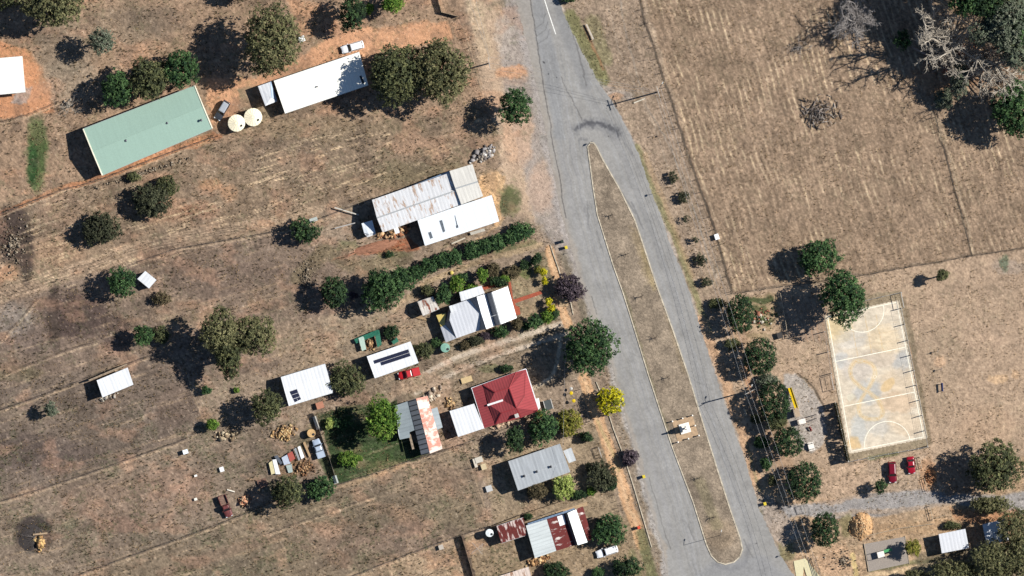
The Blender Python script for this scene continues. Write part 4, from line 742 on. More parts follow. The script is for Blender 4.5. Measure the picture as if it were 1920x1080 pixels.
def wire(label, a, b, sag=.8, name='power_line', r=.018, group='power lines'):
    A = Vector(W(*a)); Bv = Vector(W(*b)); m = MB(); m.tube([tuple(A.lerp(Bv, t)-Vector((0, 0, 4*sag*t*(1-t)))) for t in np.linspace(0, 1, 25)], r, 4); o = m.build(name, WI); return tag(o, label, 'power line', group)
for i, (p0, p1, p2, p3) in enumerate([((1228,176),(1398,740),(1496,1018),(1530,1118)), ((1232,172),(1406,737),(1505,1030),(1538,1118)), ((1238,168),(1418,733),(1516,1020),(1548,1112))]):
    nm = ('western', 'middle', 'eastern')[i]
    wire('%s of the three wires between the two tall poles' % nm, (*p0, 9.8), (*p1, 9.1), 1.6); wire('%s wire running over the round park trees' % nm, (*p1, 9.1), (*p3, 9.3), 1.2)
for i, (q0, q1) in enumerate([((918,108),(1226,170)), ((917,119),(1230,173)), ((915,130),(1234,178))]): wire('%s wire crossing the road near the top' % ('north', 'middle', 'south')[i], (*q0, 6.1), (*q1, 8.5), .8)
for i, (q0, q1) in enumerate([((870,-30),(917,108)), ((885,-30),(919,112))]): wire('%s wire leaving the western pole northward' % ('left', 'right')[i], (*q0, 6.4), (*q1, 6.1), .4)
wire('service wire along the front gardens', (1060,640,7.0), (1054,900,5.5), .5)
def street_pole(label, x, y, h, lamp_dir, L=1.0, name='street_sign', plate=None, pc=(225,222,214)):
    t = empty(name, label, 'sign' if plate else 'street lamp', W(x, y)); m = MB(); m.tube([(0, 0, -.1), (0, 0, h)], .045, 8); m.build('post', STL, t); a = math.radians(lamp_dir); m = MB()
    if plate: m.box((0, 0, h-plate[1]/2), (plate[0], .04, plate[1]), a); m.build('sign_plate', M('sign_%d%d' % (pc[0], pc[2]), pc, .5), t)
    else: m.tube([(0, 0, h-.05), (math.cos(a)*L, math.sin(a)*L, h+.1)], .04, 6); m.build('lamp_arm', STL, t); m = MB(); m.box((math.cos(a)*L, math.sin(a)*L, h+.08), (.5, .2, .12), a); m.build('lamp', FR, t)
    return t
street_pole('keep left sign at the northern tip of the median', 1110, 268, 1.8, 60, plate=(.6, .6)); street_pole('slim lamp post near the southern end of the median', 1349, 1004, 7.2, 75, 1.2, name='street_lamp')
street_pole('thin road sign pole on the eastern verge', 1237, 360, 3.0, 80, plate=(.5, .5)); street_pole('slim sign pole on the verge beside the cream concrete path', 1486, 1036, 3.4, 70, plate=(.4, .5))
street_pole('small white sign by the orange red bin', 1163, 968, 1.0, 60, plate=(.4, .4)); street_pole('small marker post beside the tall double arm pole', 1228, 254, 1.4, 70, plate=(.2, .5))
street_pole('thin post on the western gravel shoulder', 1066, 474, 1.0, 70, plate=(.3, .2)); street_pole('marker post at the top of the eastern verge', 1212, 112, 1.6, 60, plate=(.2, .3)); street_pole('short post on the gravel at the top of the road', 972, 32, 1.0, 60, plate=(.3, .3))

# =====================================================================  FENCES
FT = M('fence_timber', (158,140,118), .9, var=.2); FW = M('fence_wire', (150,146,140), .5, .3); FP = M('pale_rail', (214,196,168), .8, var=.12); BD = M('board_fence', (150,126,104), .9, var=.2)
def fence(label, pts, kind='wire', h=1.15, gap=28, name='fence', mat=None, group=None):
    t = empty(name, label, 'fence', W(*pts[0]), 0, group); o = Vector(W(*pts[0])); mat = mat or FT; Q = [Vector(W(*p))-o for p in pts]; L_ = 0; spots = []
    for a, b in zip(Q[:-1], Q[1:]):
        n = max(1, round((b-a).length/(gap*S))); spots += [a.lerp(b, k/n) for k in range(n)]
    spots.append(Q[-1]); rg = random.Random(len(label)); stp = max(1, math.ceil(len(spots)/100)); spots = spots[::stp]
    for p in spots:
        m = MB(); dx, dy = rg.uniform(-.05, .05), rg.uniform(-.05, .05); m.tube([(p.x, p.y, -.15), (p.x+dx, p.y+dy, h+.08)], {'rail': .07, 'mesh': .10}.get(kind, .06), 6); m.build('post', mat, t)
    if kind == 'wire':
        m = MB()
        for z in (h*.35, h*.65, h*.95): m.tube([(q.x, q.y, z) for q in spots], .012, 3, False)
        m.build('wire', FW, t)
    elif kind == 'mesh':
        m = MB()
        for z in np.linspace(.1, h, 7): m.tube([(q.x, q.y, z) for q in spots], (.008 if h > 1.5 else .014) if z < h-.01 else (.018 if h > 1.5 else .04), 4, False)
        for a, b in zip(Q[:-1], Q[1:]):
            n = max(2, int((b-a).length/.45))
            for k in range(n): p = a.lerp(b, k/n); m.tube([(p.x, p.y, .05), (p.x, p.y, h)], .007, 3, False)
        m.build('wire_mesh', M('galvanised_wire', (220,214,206), .5, .2), t)
    elif kind == 'rail':
        for z in (h*.55, h):
            m = MB(); m.tube([(q.x, q.y, z) for q in spots], .05, 6, False); m.build('rail', mat, t)
    elif kind == 'board':
        m = MB()
        for a, b in zip(Q[:-1], Q[1:]):
            d = b-a; n = max(1, int(d.length/.16)); rz = math.atan2(d.y, d.x)
            for k in range(n): p = a.lerp(b, (k+.5)/n); hh = h*rg.uniform(.94, 1.02); m.box((p.x, p.y, hh/2-.05), (.15, .03, hh), rz)
        m.build('boards', mat, t)
    return t
for l_, p_, k_, h_, g_ in [
    ('long wire fence along the western side of the stubble field', [(1195,-10),(1210,45),(1232,110),(1258,190),(1290,290),(1340,430),(1371,547)], 'wire', 1.2, 27),
    ('wire fence between the stubble field and the park', [(1373,550),(1500,532),(1620,515),(1825,479),(1935,461)], 'wire', 1.2, 30),
    ('wire fence dividing the stubble field near the dead trees', [(1754,220),(1775,300),(1800,390),(1823,478)], 'wire', 1.2, 30),
    ('wire fence below the long green shed', [(-10,405),(100,362),(195,334),(300,293),(400,257)], 'wire', 1.1, 30),
    ('wire fence beside the grass track across the western paddocks', [(268,488),(330,466),(480,440),(560,425),(700,372)], 'wire', 1.1, 32),
    ('wire fence behind the lone paddock shed', [(-10,772),(60,748),(170,706),(300,660)], 'wire', 1.1, 30),
    ('wire fence at the top of the bottom left paddock', [(-10,944),(160,890),(350,822),(382,800)], 'wire', 1.1, 30),
    ('wire fence running under the maroon wreck toward the bottom left', [(130,1084),(390,990),(482,955)], 'wire', 1.1, 30),
    ('wire fence at the bottom above the pale grass yard', [(640,1088),(800,1026),(865,1003),(920,986)], 'wire', 1.1, 30),
    ('short paddock fence below the big shaded gum clump', [(350,700),(362,740),(384,800)], 'wire', 1.1, 26),
    ('low timber garden fence below the green lawn', [(622,912),(700,888),(768,864),(870,832),(960,800),(1010,784)], 'wire', 1.3, 22),
    ('side fence between the bare yard and the grey cottage', [(868,833),(890,900),(919,986)], 'wire', 1.2, 22),
    ('front fence along the sandy shoulder by the western pole', [(862,34),(880,90),(905,180),(928,240)], 'wire', 1.2, 22),
    ('front wire fence of the red roofed house', [(1082,712),(1094,748),(1106,790)], 'wire', 1.1, 18),
    ('front wire fence of the grey cottage beside the dirt footpath', [(1120,838),(1134,880),(1148,915),(1162,965)], 'wire', 1.0, 14),
    ('fence beside the wispy drive at the frame bottom', [(1040,958),(985,978)], 'wire', 1.1, 20)]:
    fence(l_, p_, k_, h_, g_)
for l_, p_, h_, m_ in [
    ('old timber fence between the garden and the junk yard', [(588,775),(600,808),(618,860),(632,905)], 1.3, M('grey_boards', (150,142,128), .9, var=.2)),
    ('dark board fence with a strip of shade at the bottom yard', [(866,1005),(882,1060),(892,1100)], 1.7, BD),
    ('board fence between the grey cottage and the rusty cottage', [(921,987),(980,964),(1062,937)], 1.3, BD),
    ('cream front wall with an angled corner at the top', [(820,-5),(828,23),(859,31)], 1.3, M('cream_boards', (226,206,172), .8)),
    ('board fence by the sandy path of the rusty cottage', [(1162,958),(1105,975)], 1.1, M('pale_boards', (206,190,164)))]:
    fence(l_, p_, 'board', h_, 24, mat=m_)
GM = M('galvanised_post', (226,222,214), .5, .2, .1)
for l_, p_, k_, h_, g_ in [
    ('tall mesh fence on the east side of the netball court', [(1690,578),(1702,638),(1713,694),(1724,750),(1739,836)], 'mesh', 2.1, 29),
    ('mesh fence behind the northern goal circle', [(1690,548),(1620,564)], 'mesh', 1.1, 32),
    ('mesh fence at the southern end of the court by the red cars', [(1740,838),(1665,851),(1590,866)], 'mesh', 1.1, 20),
    ('light mesh fence between the playground and the court', [(1546,622),(1552,660),(1558,700)], 'mesh', 2.1, 30)]:
    fence(l_, p_, k_, h_, g_, mat=GM)
def gateframe(label, a, b, h=2.1):
    t = empty('gate', label, 'gate', W(*a)); d = Vector(W(*b))-Vector(W(*a)); m = MB()
    for q in (Vector((0, 0, 0)), d): m = MB(); m.tube([(q.x, q.y, -.1), (q.x, q.y, h)], .06, 6); m.build('post', GM, t)
    m = MB(); m.tube([(0, 0, h), (d.x, d.y, h)], .06, 6); m.build('top_rail', GM, t); m = MB(); m.tube([(d.x*.06, d.y*.06, .2), (d.x*.94, d.y*.94, .2)], .03, 6); m.tube([(d.x*.06, d.y*.06, 1.2), (d.x*.94, d.y*.94, 1.2)], .03, 6); m.build('leaf_frame', GM, t)
gateframe('tall gate frame at the north east corner of the court', (1689,549), (1694.5,577)); gateframe('tall gate frame on the playground side of the court', (1557.5,703), (1563,730))
gateframe('double rail gate at the bottom corner of the court', (1628,862), (1640,859), 1.0)
gateframe('street gate of the grey cottage', (1122,839), (1128,857), 1.4)
gateframe('park entrance gate below the round tree row', (1503,948), (1508,962), 1.4)
for l_, p_ in [('pale timber rail on the western edge of the car park', [(1724,857),(1728,878)]), ('pale timber rail beside the orange mulch patch', [(1733,897),(1739,920)]), ('pale handrail beside the park building drive', [(1743,949),(1749,974)]),
               ('long low log rail above the park building', [(1622,1005),(1690,990),(1750,982)]), ('short log rail at the corner of the park drive', [(1755,971),(1772,966)]), ('rail fence along the shaded garden bed', [(1463,550),(1474,610),(1477,634)])]:
    fence(l_, p_, 'rail', .9 if 'log' not in l_ else .35, 16, name='rail_fence', mat=FP)
# vine covered fence beside the court
fv = fence('tall fence smothered in dark vines beside the court', [(1566,755),(1577,805),(1590,864)], 'mesh', 3.3, 30, mat=GM)
# monument
mt = empty('war_memorial', 'white stone memorial on the paved square in the median', 'memorial', W(1284,803), math.radians(16))
ST = M('white_stone', (246,240,228), .7, var=.06)
for nm, z, d, h in (('step', .17, (2.3, 2.3), .3), ('plinth', .47, (1.5, 1.5), 1.2), ('pedestal', 1.67, (1.1, 1.1), .9)): m = MB(); m.box((0, 0, z+h/2), (*d, h), 0, .96); m.build(nm, ST, mt)
m = MB(); m.box((0, 0, 3.5), (.5, .5, 1.9), 0, .7); m.build('obelisk', ST, mt); m = MB(); m.box((0, 0, 4.6), (.35, .35, .34), 0, .05); m.build('obelisk_tip', ST, mt)
for (a_, t_) in (((.45, 0), 0), ((-.45, 0), 0)): m = MB(); m.box((a_[0], .0, 2.72), (.3, .8, .3)); m.build('shoulder_block', ST, mt)
for k, q in enumerate([(1260.5,790),(1279.5,784.5),(1298,779),(1303,798),(1310,816.5),(1290.5,822.5),(1271,829)]):
    t = empty('bollard', 'white chain bollard %s' % ('at the north west corner of the memorial square', 'midway along the north side of the memorial square', 'at the north east corner of the memorial square', 'midway along the east side of the memorial square', 'at the south east corner of the memorial square', 'midway along the south side of the memorial square', 'at the south west corner of the memorial square')[k], 'bollard', W(*q, .12), 0, 'bollards round the memorial')
    m = MB(); m.lathe((0, 0, 0), [(.13, 0), (.11, .95)], 10); m.build('post', ST, t); m = MB(); m.lathe((0, 0, .95), [(.17, 0), (.2, .12), (.05, .3)], 10); m.build('cap', ST, t)
# =====================================================================  CARS
GLS = M('car_glass', (30,36,44), .06, .0, .05); TY = M('rubber', (30,30,32), .8); RIM = M('alloy', (176,178,182), .35, .8); HL = M('headlight_glass', (226,230,234), .15); TLM = M('tail_light', (150,20,22), .25)
def car(label, x, y, dx, dy, L, paint, kind='sedan', cat='car', name='parked_car', tint=None, traymat=None):
    """dx,dy: the way the bonnet points, in picture pixels"""
    t = empty(name, label, cat, W(x, y), math.atan2(-dy, dx)); w = 1.82 if L > 4.2 else 1.7; h = .98
    def loft(secs, nm, mat, par=t, smooth=True):
        V = []; F = []; n = 12
        for (X, hw, z0, z1, r) in secs:
            pr = [(-hw, z0), (-hw*1.0, z0+(z1-z0)*.45), (-hw*.97, z1-r), (-hw+r*1.1, z1-.02), (-hw*.45, z1+.015), (0, z1+.03), (hw*.45, z1+.015), (hw-r*1.1, z1-.02), (hw*.97, z1-r), (hw, z0+(z1-z0)*.45), (hw, z0), (0, z0-.02)]
            V += [(X, a, b_) for a, b_ in pr]
        for i in range(len(secs)-1):
            for k in range(n): F.append((i*n+k, i*n+(k+1) % n, (i+1)*n+(k+1) % n, (i+1)*n+k))
        F += [tuple(range(n))[::-1], tuple(range((len(secs)-1)*n, len(secs)*n))]
        return mk(nm, V, F, mat, par, smooth)
    hw = w/2; f, r_ = L/2, -L/2
    ute = kind in ('ute', 'oldute')
    if ute: xs_w, xs_r0, xs_r1, xs_b = L*.22, L*.11, -L*(.02 if kind == 'oldute' else .1), -L*(.06 if kind == 'oldute' else .14)
    elif kind == 'wagon': xs_w, xs_r0, xs_r1, xs_b = L*.2, L*.07, -L*.40, -L*.46
    else: xs_w, xs_r0, xs_r1, xs_b = L*.16, L*.02, -L*.2, -L*.34
    bt = .82 if not ute else .9
    secs = [(r_, hw*.86, .42, bt-.1, .06), (r_+.12, hw*.95, .3, bt, .08), (-L*.3, hw, .28, bt+.02, .08), (0, hw, .28, bt+.02, .08), (L*.2, hw, .28, bt, .08), (L*.38, hw*.96, .3, bt-.1, .1), (f-.15, hw*.9, .32, bt-.18, .1), (f, hw*.74, .42, bt-.3, .08)]
    if ute: secs = [s_ for s_ in secs if s_[0] > xs_b]; secs = [(xs_b-.05, hw, .3, bt, .06)]+secs
    body = loft(secs, 'body', paint)
    zt = 1.46 if not ute else 1.66; gw = hw*.92; rw = hw*.74
    # cabin: painted roof on glass
    V = [(xs_w, -gw, bt-.02), (xs_w, gw, bt-.02), (xs_b, gw, bt-.02), (xs_b, -gw, bt-.02), (xs_r0, -rw, zt), (xs_r0, rw, zt), (xs_r1, rw, zt), (xs_r1, -rw, zt)]
    mk('windscreen', [V[0], V[1], V[5], V[4]], [(0,1,2,3)], GLS, t); mk('rear_window', [V[2], V[3], V[7], V[6]], [(0,1,2,3)], GLS, t); mk('side_window', [V[1], V[2], V[6], V[5]], [(0,1,2,3)], GLS, t); mk('side_window', [V[3], V[0], V[4], V[7]], [(0,1,2,3)], GLS, t)
    e = .05; R = [(xs_r0+e, -rw-e*.6, zt-.03), (xs_r0+e, rw+e*.6, zt-.03), (xs_r1-e, rw+e*.6, zt-.03), (xs_r1-e, -rw-e*.6, zt-.03), (xs_r0-.1, -rw*.75, zt+.05), (xs_r0-.1, rw*.75, zt+.05), (xs_r1+.1, rw*.75, zt+.05), (xs_r1+.1, -rw*.75, zt+.05)]
    rf = mk('roof', R, [(4,5,6,7), (0,1,5,4), (1,2,6,5), (2,3,7,6), (3,0,4,7)], tint or paint, t)
    for s_ in (-1, 1):
        m = MB()
        for p, q in ((V[0], V[4]), (V[3], V[7])): m.tube([(p[0], s_*abs(p[1]), p[2]), (q[0], s_*abs(q[1]), q[2])], .045, 5)
        m.build('pillar', paint, t)
    if ute:
        z = .95; m = MB(); xa, xb = xs_b-.09, r_; cx = (xa+xb)/2; l = xa-xb
        m.box((cx, 0, .58), (l, w*.98, .1)); m.build('tray_floor', traymat or paint, t)
        for s_ in (-1, 1): m = MB(); m.box((cx, s_*(hw-.04), z-.14), (l, .09, .5)); m.build('tray_side', paint, t)
        m = MB(); m.box((xb+.04, 0, z-.14), (.08, w*.9, .5)); m.build('tailgate', paint, t)
        if traymat is None: m = MB(); m.box((cx, 0, z+.12), (l*.96, w*.88, .05)); m.build('tray_cover', tint or paint, t)
    for sx in (L*.31, -L*.29):
        for s_ in (-1, 1):
            m = MB(); m.tube([(sx, s_*(hw-.2), .33), (sx, s_*(hw+.03), .33)], .34, 16); wh = m.build('tyre', TY, t); m = MB(); m.tube([(sx, s_*(hw+.031), .33), (sx, s_*(hw+.04), .33)], .2, 12); m.build('rim', RIM, wh)
    for s_ in (-1, 1):
        m = MB(); m.box((f-.12, s_*hw*.66, bt-.26), (.2, .34, .14)); m.build('headlight', HL, t); m = MB(); m.box((r_+.03, s_*hw*.74, bt-.14), (.1, .26, .14)); m.build('tail_light', TLM, t); m = MB(); m.box((xs_w-.15, s_*(hw+.08), bt+.06), (.14, .2, .13)); m.build('mirror', paint, t)
    m = MB(); m.box((f-.02, 0, .42), (.14, w*.8, .18)); m.build('bumper', M('dark_plastic', (60,60,64), .6), t); return t
def PT(n, c): return M('paint_'+n, c, .28, .0, .03)
car('white dual cab ute parked behind the long white house', 661, 88.5, -42, 12, 5.1, PT('white', (246,248,250)), 'wagon', 'ute')
car('dark grey car with silver roof parked beside the green shed', 416.5, 207, -20, 34, 4.6, PT('charcoal', (70,74,82)), 'wagon', tint=PT('silver', (196,202,210)))
car('bright red ute parked under the solar panel shed', 767, 700.5, -40, 10, 4.9, PT('red', (222,42,48)), 'ute', 'ute', tint=PT('redcover', (230,70,74)))
car('pale blue ute parked by the old timber garden fence', 597.5, 841, -11, -31, 4.3, PT('paleblue', (196,212,234)), 'ute', 'ute', tint=PT('paleblue2', (206,220,238)))
car('derelict maroon ute with an open tray on the bottom left grass', 423, 949, 15, 40, 5.0, M('paint_maroon', (128,58,56), .6, var=.3), 'oldute', 'ute', traymat=M('rusty_tray', (150,120,104), .9, var=.3))
car('dark maroon car parked nearer the playground in the park car park', 1673, 885.5, 2, 36, 4.6, PT('darkred', (132,22,44)), 'wagon')
car('bright crimson car parked beside the timber rail near the court', 1708, 872, 3, 28, 3.8, PT('crimson', (176,26,48)), 'sedan')
car('white van partly under the dark tree by the rusty cottage', 1138, 1034, -34, 11, 4.9, PT('white', (246,248,250)), 'wagon', 'van')

# =====================================================================  TREES
LM = MATTR('foliage', rough=.85, fine=(2.5, .16), fine2=(.5, .10), bump=0, trans=.22); BK = M('bark', (120,104,88), .9, var=.25); PB = M('pale_bark', (206,194,176), .85, var=.15); GBK = M('grey_dead_wood', (176,168,162), .9, var=.2)
PAL = dict(dark=((60,82,54), (86,112,70), (42,60,44)), gum=((122,122,84), (152,148,106), (92,96,68)), olive=((100,106,72), (126,128,86), (74,80,58)), grey=((126,136,112), (150,154,132), (100,110,92)), lime=((108,144,58), (148,176,80), (72,108,44)), bright=((72,102,62), (104,136,84), (48,74,50)),
           purple=((92,80,88), (120,106,112), (66,58,68)), yellow=((214,204,36), (240,230,66), (130,134,40)), pale=((182,198,106), (214,222,134), (140,162,78)), brown=((112,102,76), (136,122,92), (84,78,58)), mustard=((150,150,66), (176,164,84), (110,112,54)), hedge=((74,106,66), (106,138,86), (50,76,52)), lowolive=((84,88,66), (104,106,80), (62,66,52)))
def crownmesh(rx, ry, rz, pal, rg, dens, leaf, lobes, hollow=.45):
    cols = np.array([alb(c_) for c_ in PAL[pal]]); r = (rx+ry)/2
    if lobes:
        L0 = []
        for k in range(lobes):
            a = 2*math.pi*(k+rg.uniform(-.3, .3))/max(1, lobes-1); q = rg.uniform(.40, .58) if k else 0
            L0.append((q*math.cos(a), q*math.sin(a), rg.uniform(-.3, .35) if k else .3, rg.uniform(.38, .54) if k else .72))
    else: L0 = [(0, 0, 0, .93)]+[(.5*math.cos(a+1), .5*math.sin(a+1), .1, .46) for a in np.linspace(0, 6.28, 5)[:4]]
    L0 = np.array(L0); w = L0[:, 3]**2; w /= w.sum(); n = int(dens*r*r); li = rg.choice(len(L0), n, p=w)
    d = rg.normal(size=(n, 3)); d /= np.linalg.norm(d, axis=1)[:, None]; d[:, 2] = np.where(d[:, 2] < -.35, -d[:, 2], d[:, 2])
    rad = L0[li, 3]*(1-hollow*rg.random(n)**2)*rg.uniform(.92, 1.1, n); cc = L0[li, :3]+d*rad[:, None]
    cc = cc*np.array([rx, ry, rz]); lb = rg.uniform(.86, 1.16, len(L0))[li]
    kcol = rg.choice(3, n, p=(.5, .28, .22)); cb = cols[kcol]*(lb*rg.uniform(.85, 1.15, n))[:, None]
    per = 11; m = n*per; off = rg.normal(size=(m, 3))*leaf*.85; c0 = np.repeat(cc, per, 0)+off; nd = np.repeat(d, per, 0)*.8+rg.normal(size=(m, 3))*.65+np.array([.25, .05, .55]); nd /= np.linalg.norm(nd, axis=1)[:, None]
    t = np.cross(nd, rg.normal(size=(m, 3))); t /= np.linalg.norm(t, axis=1)[:, None]; b_ = np.cross(nd, t); s = leaf*rg.uniform(.55, 1.25, m)[:, None]
    V = np.stack([c0-t*s, c0-b_*s*.6, c0+t*s, c0+b_*s*.6], 1).reshape(-1, 3); K = np.repeat(np.repeat(cb, per, 0)*rg.uniform(.78, 1.22, (m, 1)), 4, 0)
    return V, np.arange(m*4).reshape(-1, 4), np.clip(K, .004, .8), L0*np.array([rx, ry, rz, r])
def tree(label, x, y, rxp, ryp, off, pal='dark', name='tree', cat='tree', seed=None, dens=None, leaf=None, lobes=None, group=None, ang=0, flat=.75, bark=None, limbs=True, hollow=.45):
    rg = np.random.default_rng(seed if seed is not None else abs(int(x*7+y*13))+1); rx, ry = rxp*S*1.08, ryp*S*1.08; r = (rx+ry)/2; zc = max(off*S*TANEL, r*.55); rz = min(r*flat, zc*.92)
    leaf = (leaf*.8 if leaf else (.13+.022*min(r, 6))); dens = dens*1.5 if dens else (24 if r > 3 else (30 if r > 1.6 else 44)); dens *= min(2.2, (0.24/leaf)**1.3)
    lobes = (8 if r > 3 else (6 if r > 1.6 else 4)) if lobes is None else lobes
    t = empty(name, label, cat, W(x, y), math.radians(ang), group); V, F, K, LL = crownmesh(rx, ry, rz, pal, rg, dens, leaf, lobes, hollow); V = V+np.array([0, 0, zc]); V[:, 2] = np.maximum(V[:, 2], .03); mk('crown', V, F, LM, t, cols=K)
    m = MB(); tr = .09+.045*r; h0 = max(.3, zc-rz*.5); bx, by = rg.uniform(-.3, .3, 2)*r*.2; m.tube([(0, 0, -.2), (bx*.5, by*.5, h0*.6), (bx, by, h0), (bx*1.2, by*1.2, zc+rz*.3)], [tr*1.25, tr, tr*.85, tr*.3], 8)
    if limbs and r > .9:
        for lx, ly, lz, _ in LL[:8]:
            e = np.array([lx, ly, zc+lz]); s0 = np.array([bx, by, h0]); mdl = s0*.5+e*.5+np.array([0, 0, r*.05]); m.tube([tuple(s0-np.array([0, 0, .2])), tuple(mdl), tuple(e)], [tr*.6, tr*.36, tr*.12], 6)
    m.build('trunk', bark or BK, t); return t
T = tree
T('huge olive gum tree spreading over the north end of the white house', 510,80,56,67,92,'gum',leaf=.30,bark=PB,lobes=10)
T('dense green tree against the north east corner of the green shed', 341,131,35,37,48,'bright',seed=3)
T('brownish olive tree in the middle of the three behind the green shed', 281,150,40,40,48,'olive',bark=PB); T('dark green tree leftmost of the three behind the green shed', 221,168,28,34,50,'bright',seed=4)
T('small grey green tree alone north of the green shed', 190,78,24,26,56,'grey'); T('broad grey gum in the top left corner', 100,10,60,38,70,'gum',bark=PB); T('dark shaded gum at the very top left corner', 15,-12,40,30,60,'olive')
T('round dark tree at the top of the orange driveway', 660,27,26,33,52,'dark'); T('bright lime tree at the top edge', 735,6,23,20,42,'lime'); T('small lime shrub between the round dark tree and the lime tree', 693,17,8,11,12,'lime',name='shrub',cat='shrub')
T('dark canopied gum beside the east end of the white house', 747,142,52,58,74,'olive',bark=PB,seed=21); T('broad olive gum nearest the western front fence', 826,134,58,60,74,'gum',bark=PB,lobes=10,seed=22)
T('solitary round dark green tree on the western sandy shoulder', 964,200,30,37,56,'bright',leaf=.26,seed=9)
T('shaded tree at the top edge left of the driveway', 460,-18,26,20,46,'olive'); T('dark tree clipped by the top edge beside the road', 1068,-6,16,12,12,'dark',name='shrub',cat='shrub')
T('lumpy dark olive bush south of the green shed', 285,378,38,35,16,'lowolive',name='bush',cat='bush',bark=GBK); T('smaller olive bush touching the lumpy one to its north east', 310,349,23,20,12,'olive',name='bush',cat='bush')
T('rounded dark bush alone on bare orange ground', 188,430,39,31,11,'lowolive',name='bush',cat='bush'); T('tiny dark shrub below the corner of the green shed', 250,331,14,9,8,'olive',name='shrub',cat='shrub')
T('dark green tree west of the old hall', 573,433,29,23,24,'dark'); T('light green tree beside the small square white shed', 228,530,27,30,33,'bright',seed=31)
T('small green tree left of the big shaded gum clump', 269,628,19,21,34,'bright'); T('scrubby pale shrub right of the small green tree', 302,628,18,19,10,'olive',name='shrub',cat='shrub',dens=12); T('faint low shrub in the grey paddock', 303,560,19,14,9,'brown',name='shrub',cat='shrub',dens=11)
T('tall olive gum at the west of the central clump', 414,620,34,46,78,'gum',seed=41,leaf=.28); T('wide olive gum at the east of the central clump', 478,626,46,38,60,'gum',seed=42,leaf=.28); T('narrow olive gum at the south of the central clump', 430,672,25,38,66,'olive',seed=43)
T('rounded grey green tree west of the white workshop', 502,762,31,33,48,'olive',seed=51); T('leafy green tree below the junk heap', 540,921,28,34,48,'olive',seed=52); T('untidy green bush between the junk yard and the garden fence', 602,915,27,24,10,'bright',name='bush',cat='bush',dens=15)
T('bright lime green tree beside the patchwork shed', 717,787,32,42,56,'lime',seed=53,leaf=.3); T('sparse olive bush between the workshop and the solar shed', 650,712,36,33,20,'olive',name='bush',cat='bush',dens=13); T('small round garden shrub beside the woodheap fence', 618,795,9,10,10,'pale',name='shrub',cat='shrub')
T('dark tree with purple flowers below it west of the long hedge', 627,549,26,31,38,'dark',seed=61); T('broad green tree at the west end of the long hedge', 717,545,38,40,42,'bright',seed=62,lobes=9); T('green tree filling the corner between broad tree and hedge', 752,526,26,26,30,'bright',seed=63)
T('purple flowering shrub in the shade of the broad green tree', 663,553,9,7,6,'purple',name='shrub',cat='shrub')
for i, (hx_, hy_, hr) in enumerate([(784,510,15),(806,499,16),(829,489,16),(852,484,17),(886,468,17),(908,462,16),(932,455,17),(957,445,15),(978,434,20)]):
    T(('westernmost bush of the long hedge','second bush from the west in the long hedge','third bush from the west in the long hedge','fourth bush from the west, just before the hedge gap','first bush east of the hedge gap','second bush east of the hedge gap','third bush east of the hedge gap','fourth bush east of the hedge gap','largest bush ending the hedge near the road')[i], hx_, hy_, hr*1.1, hr, 14, 'hedge', name='hedge_bush', cat='bush', group='bushes of the long hedge')
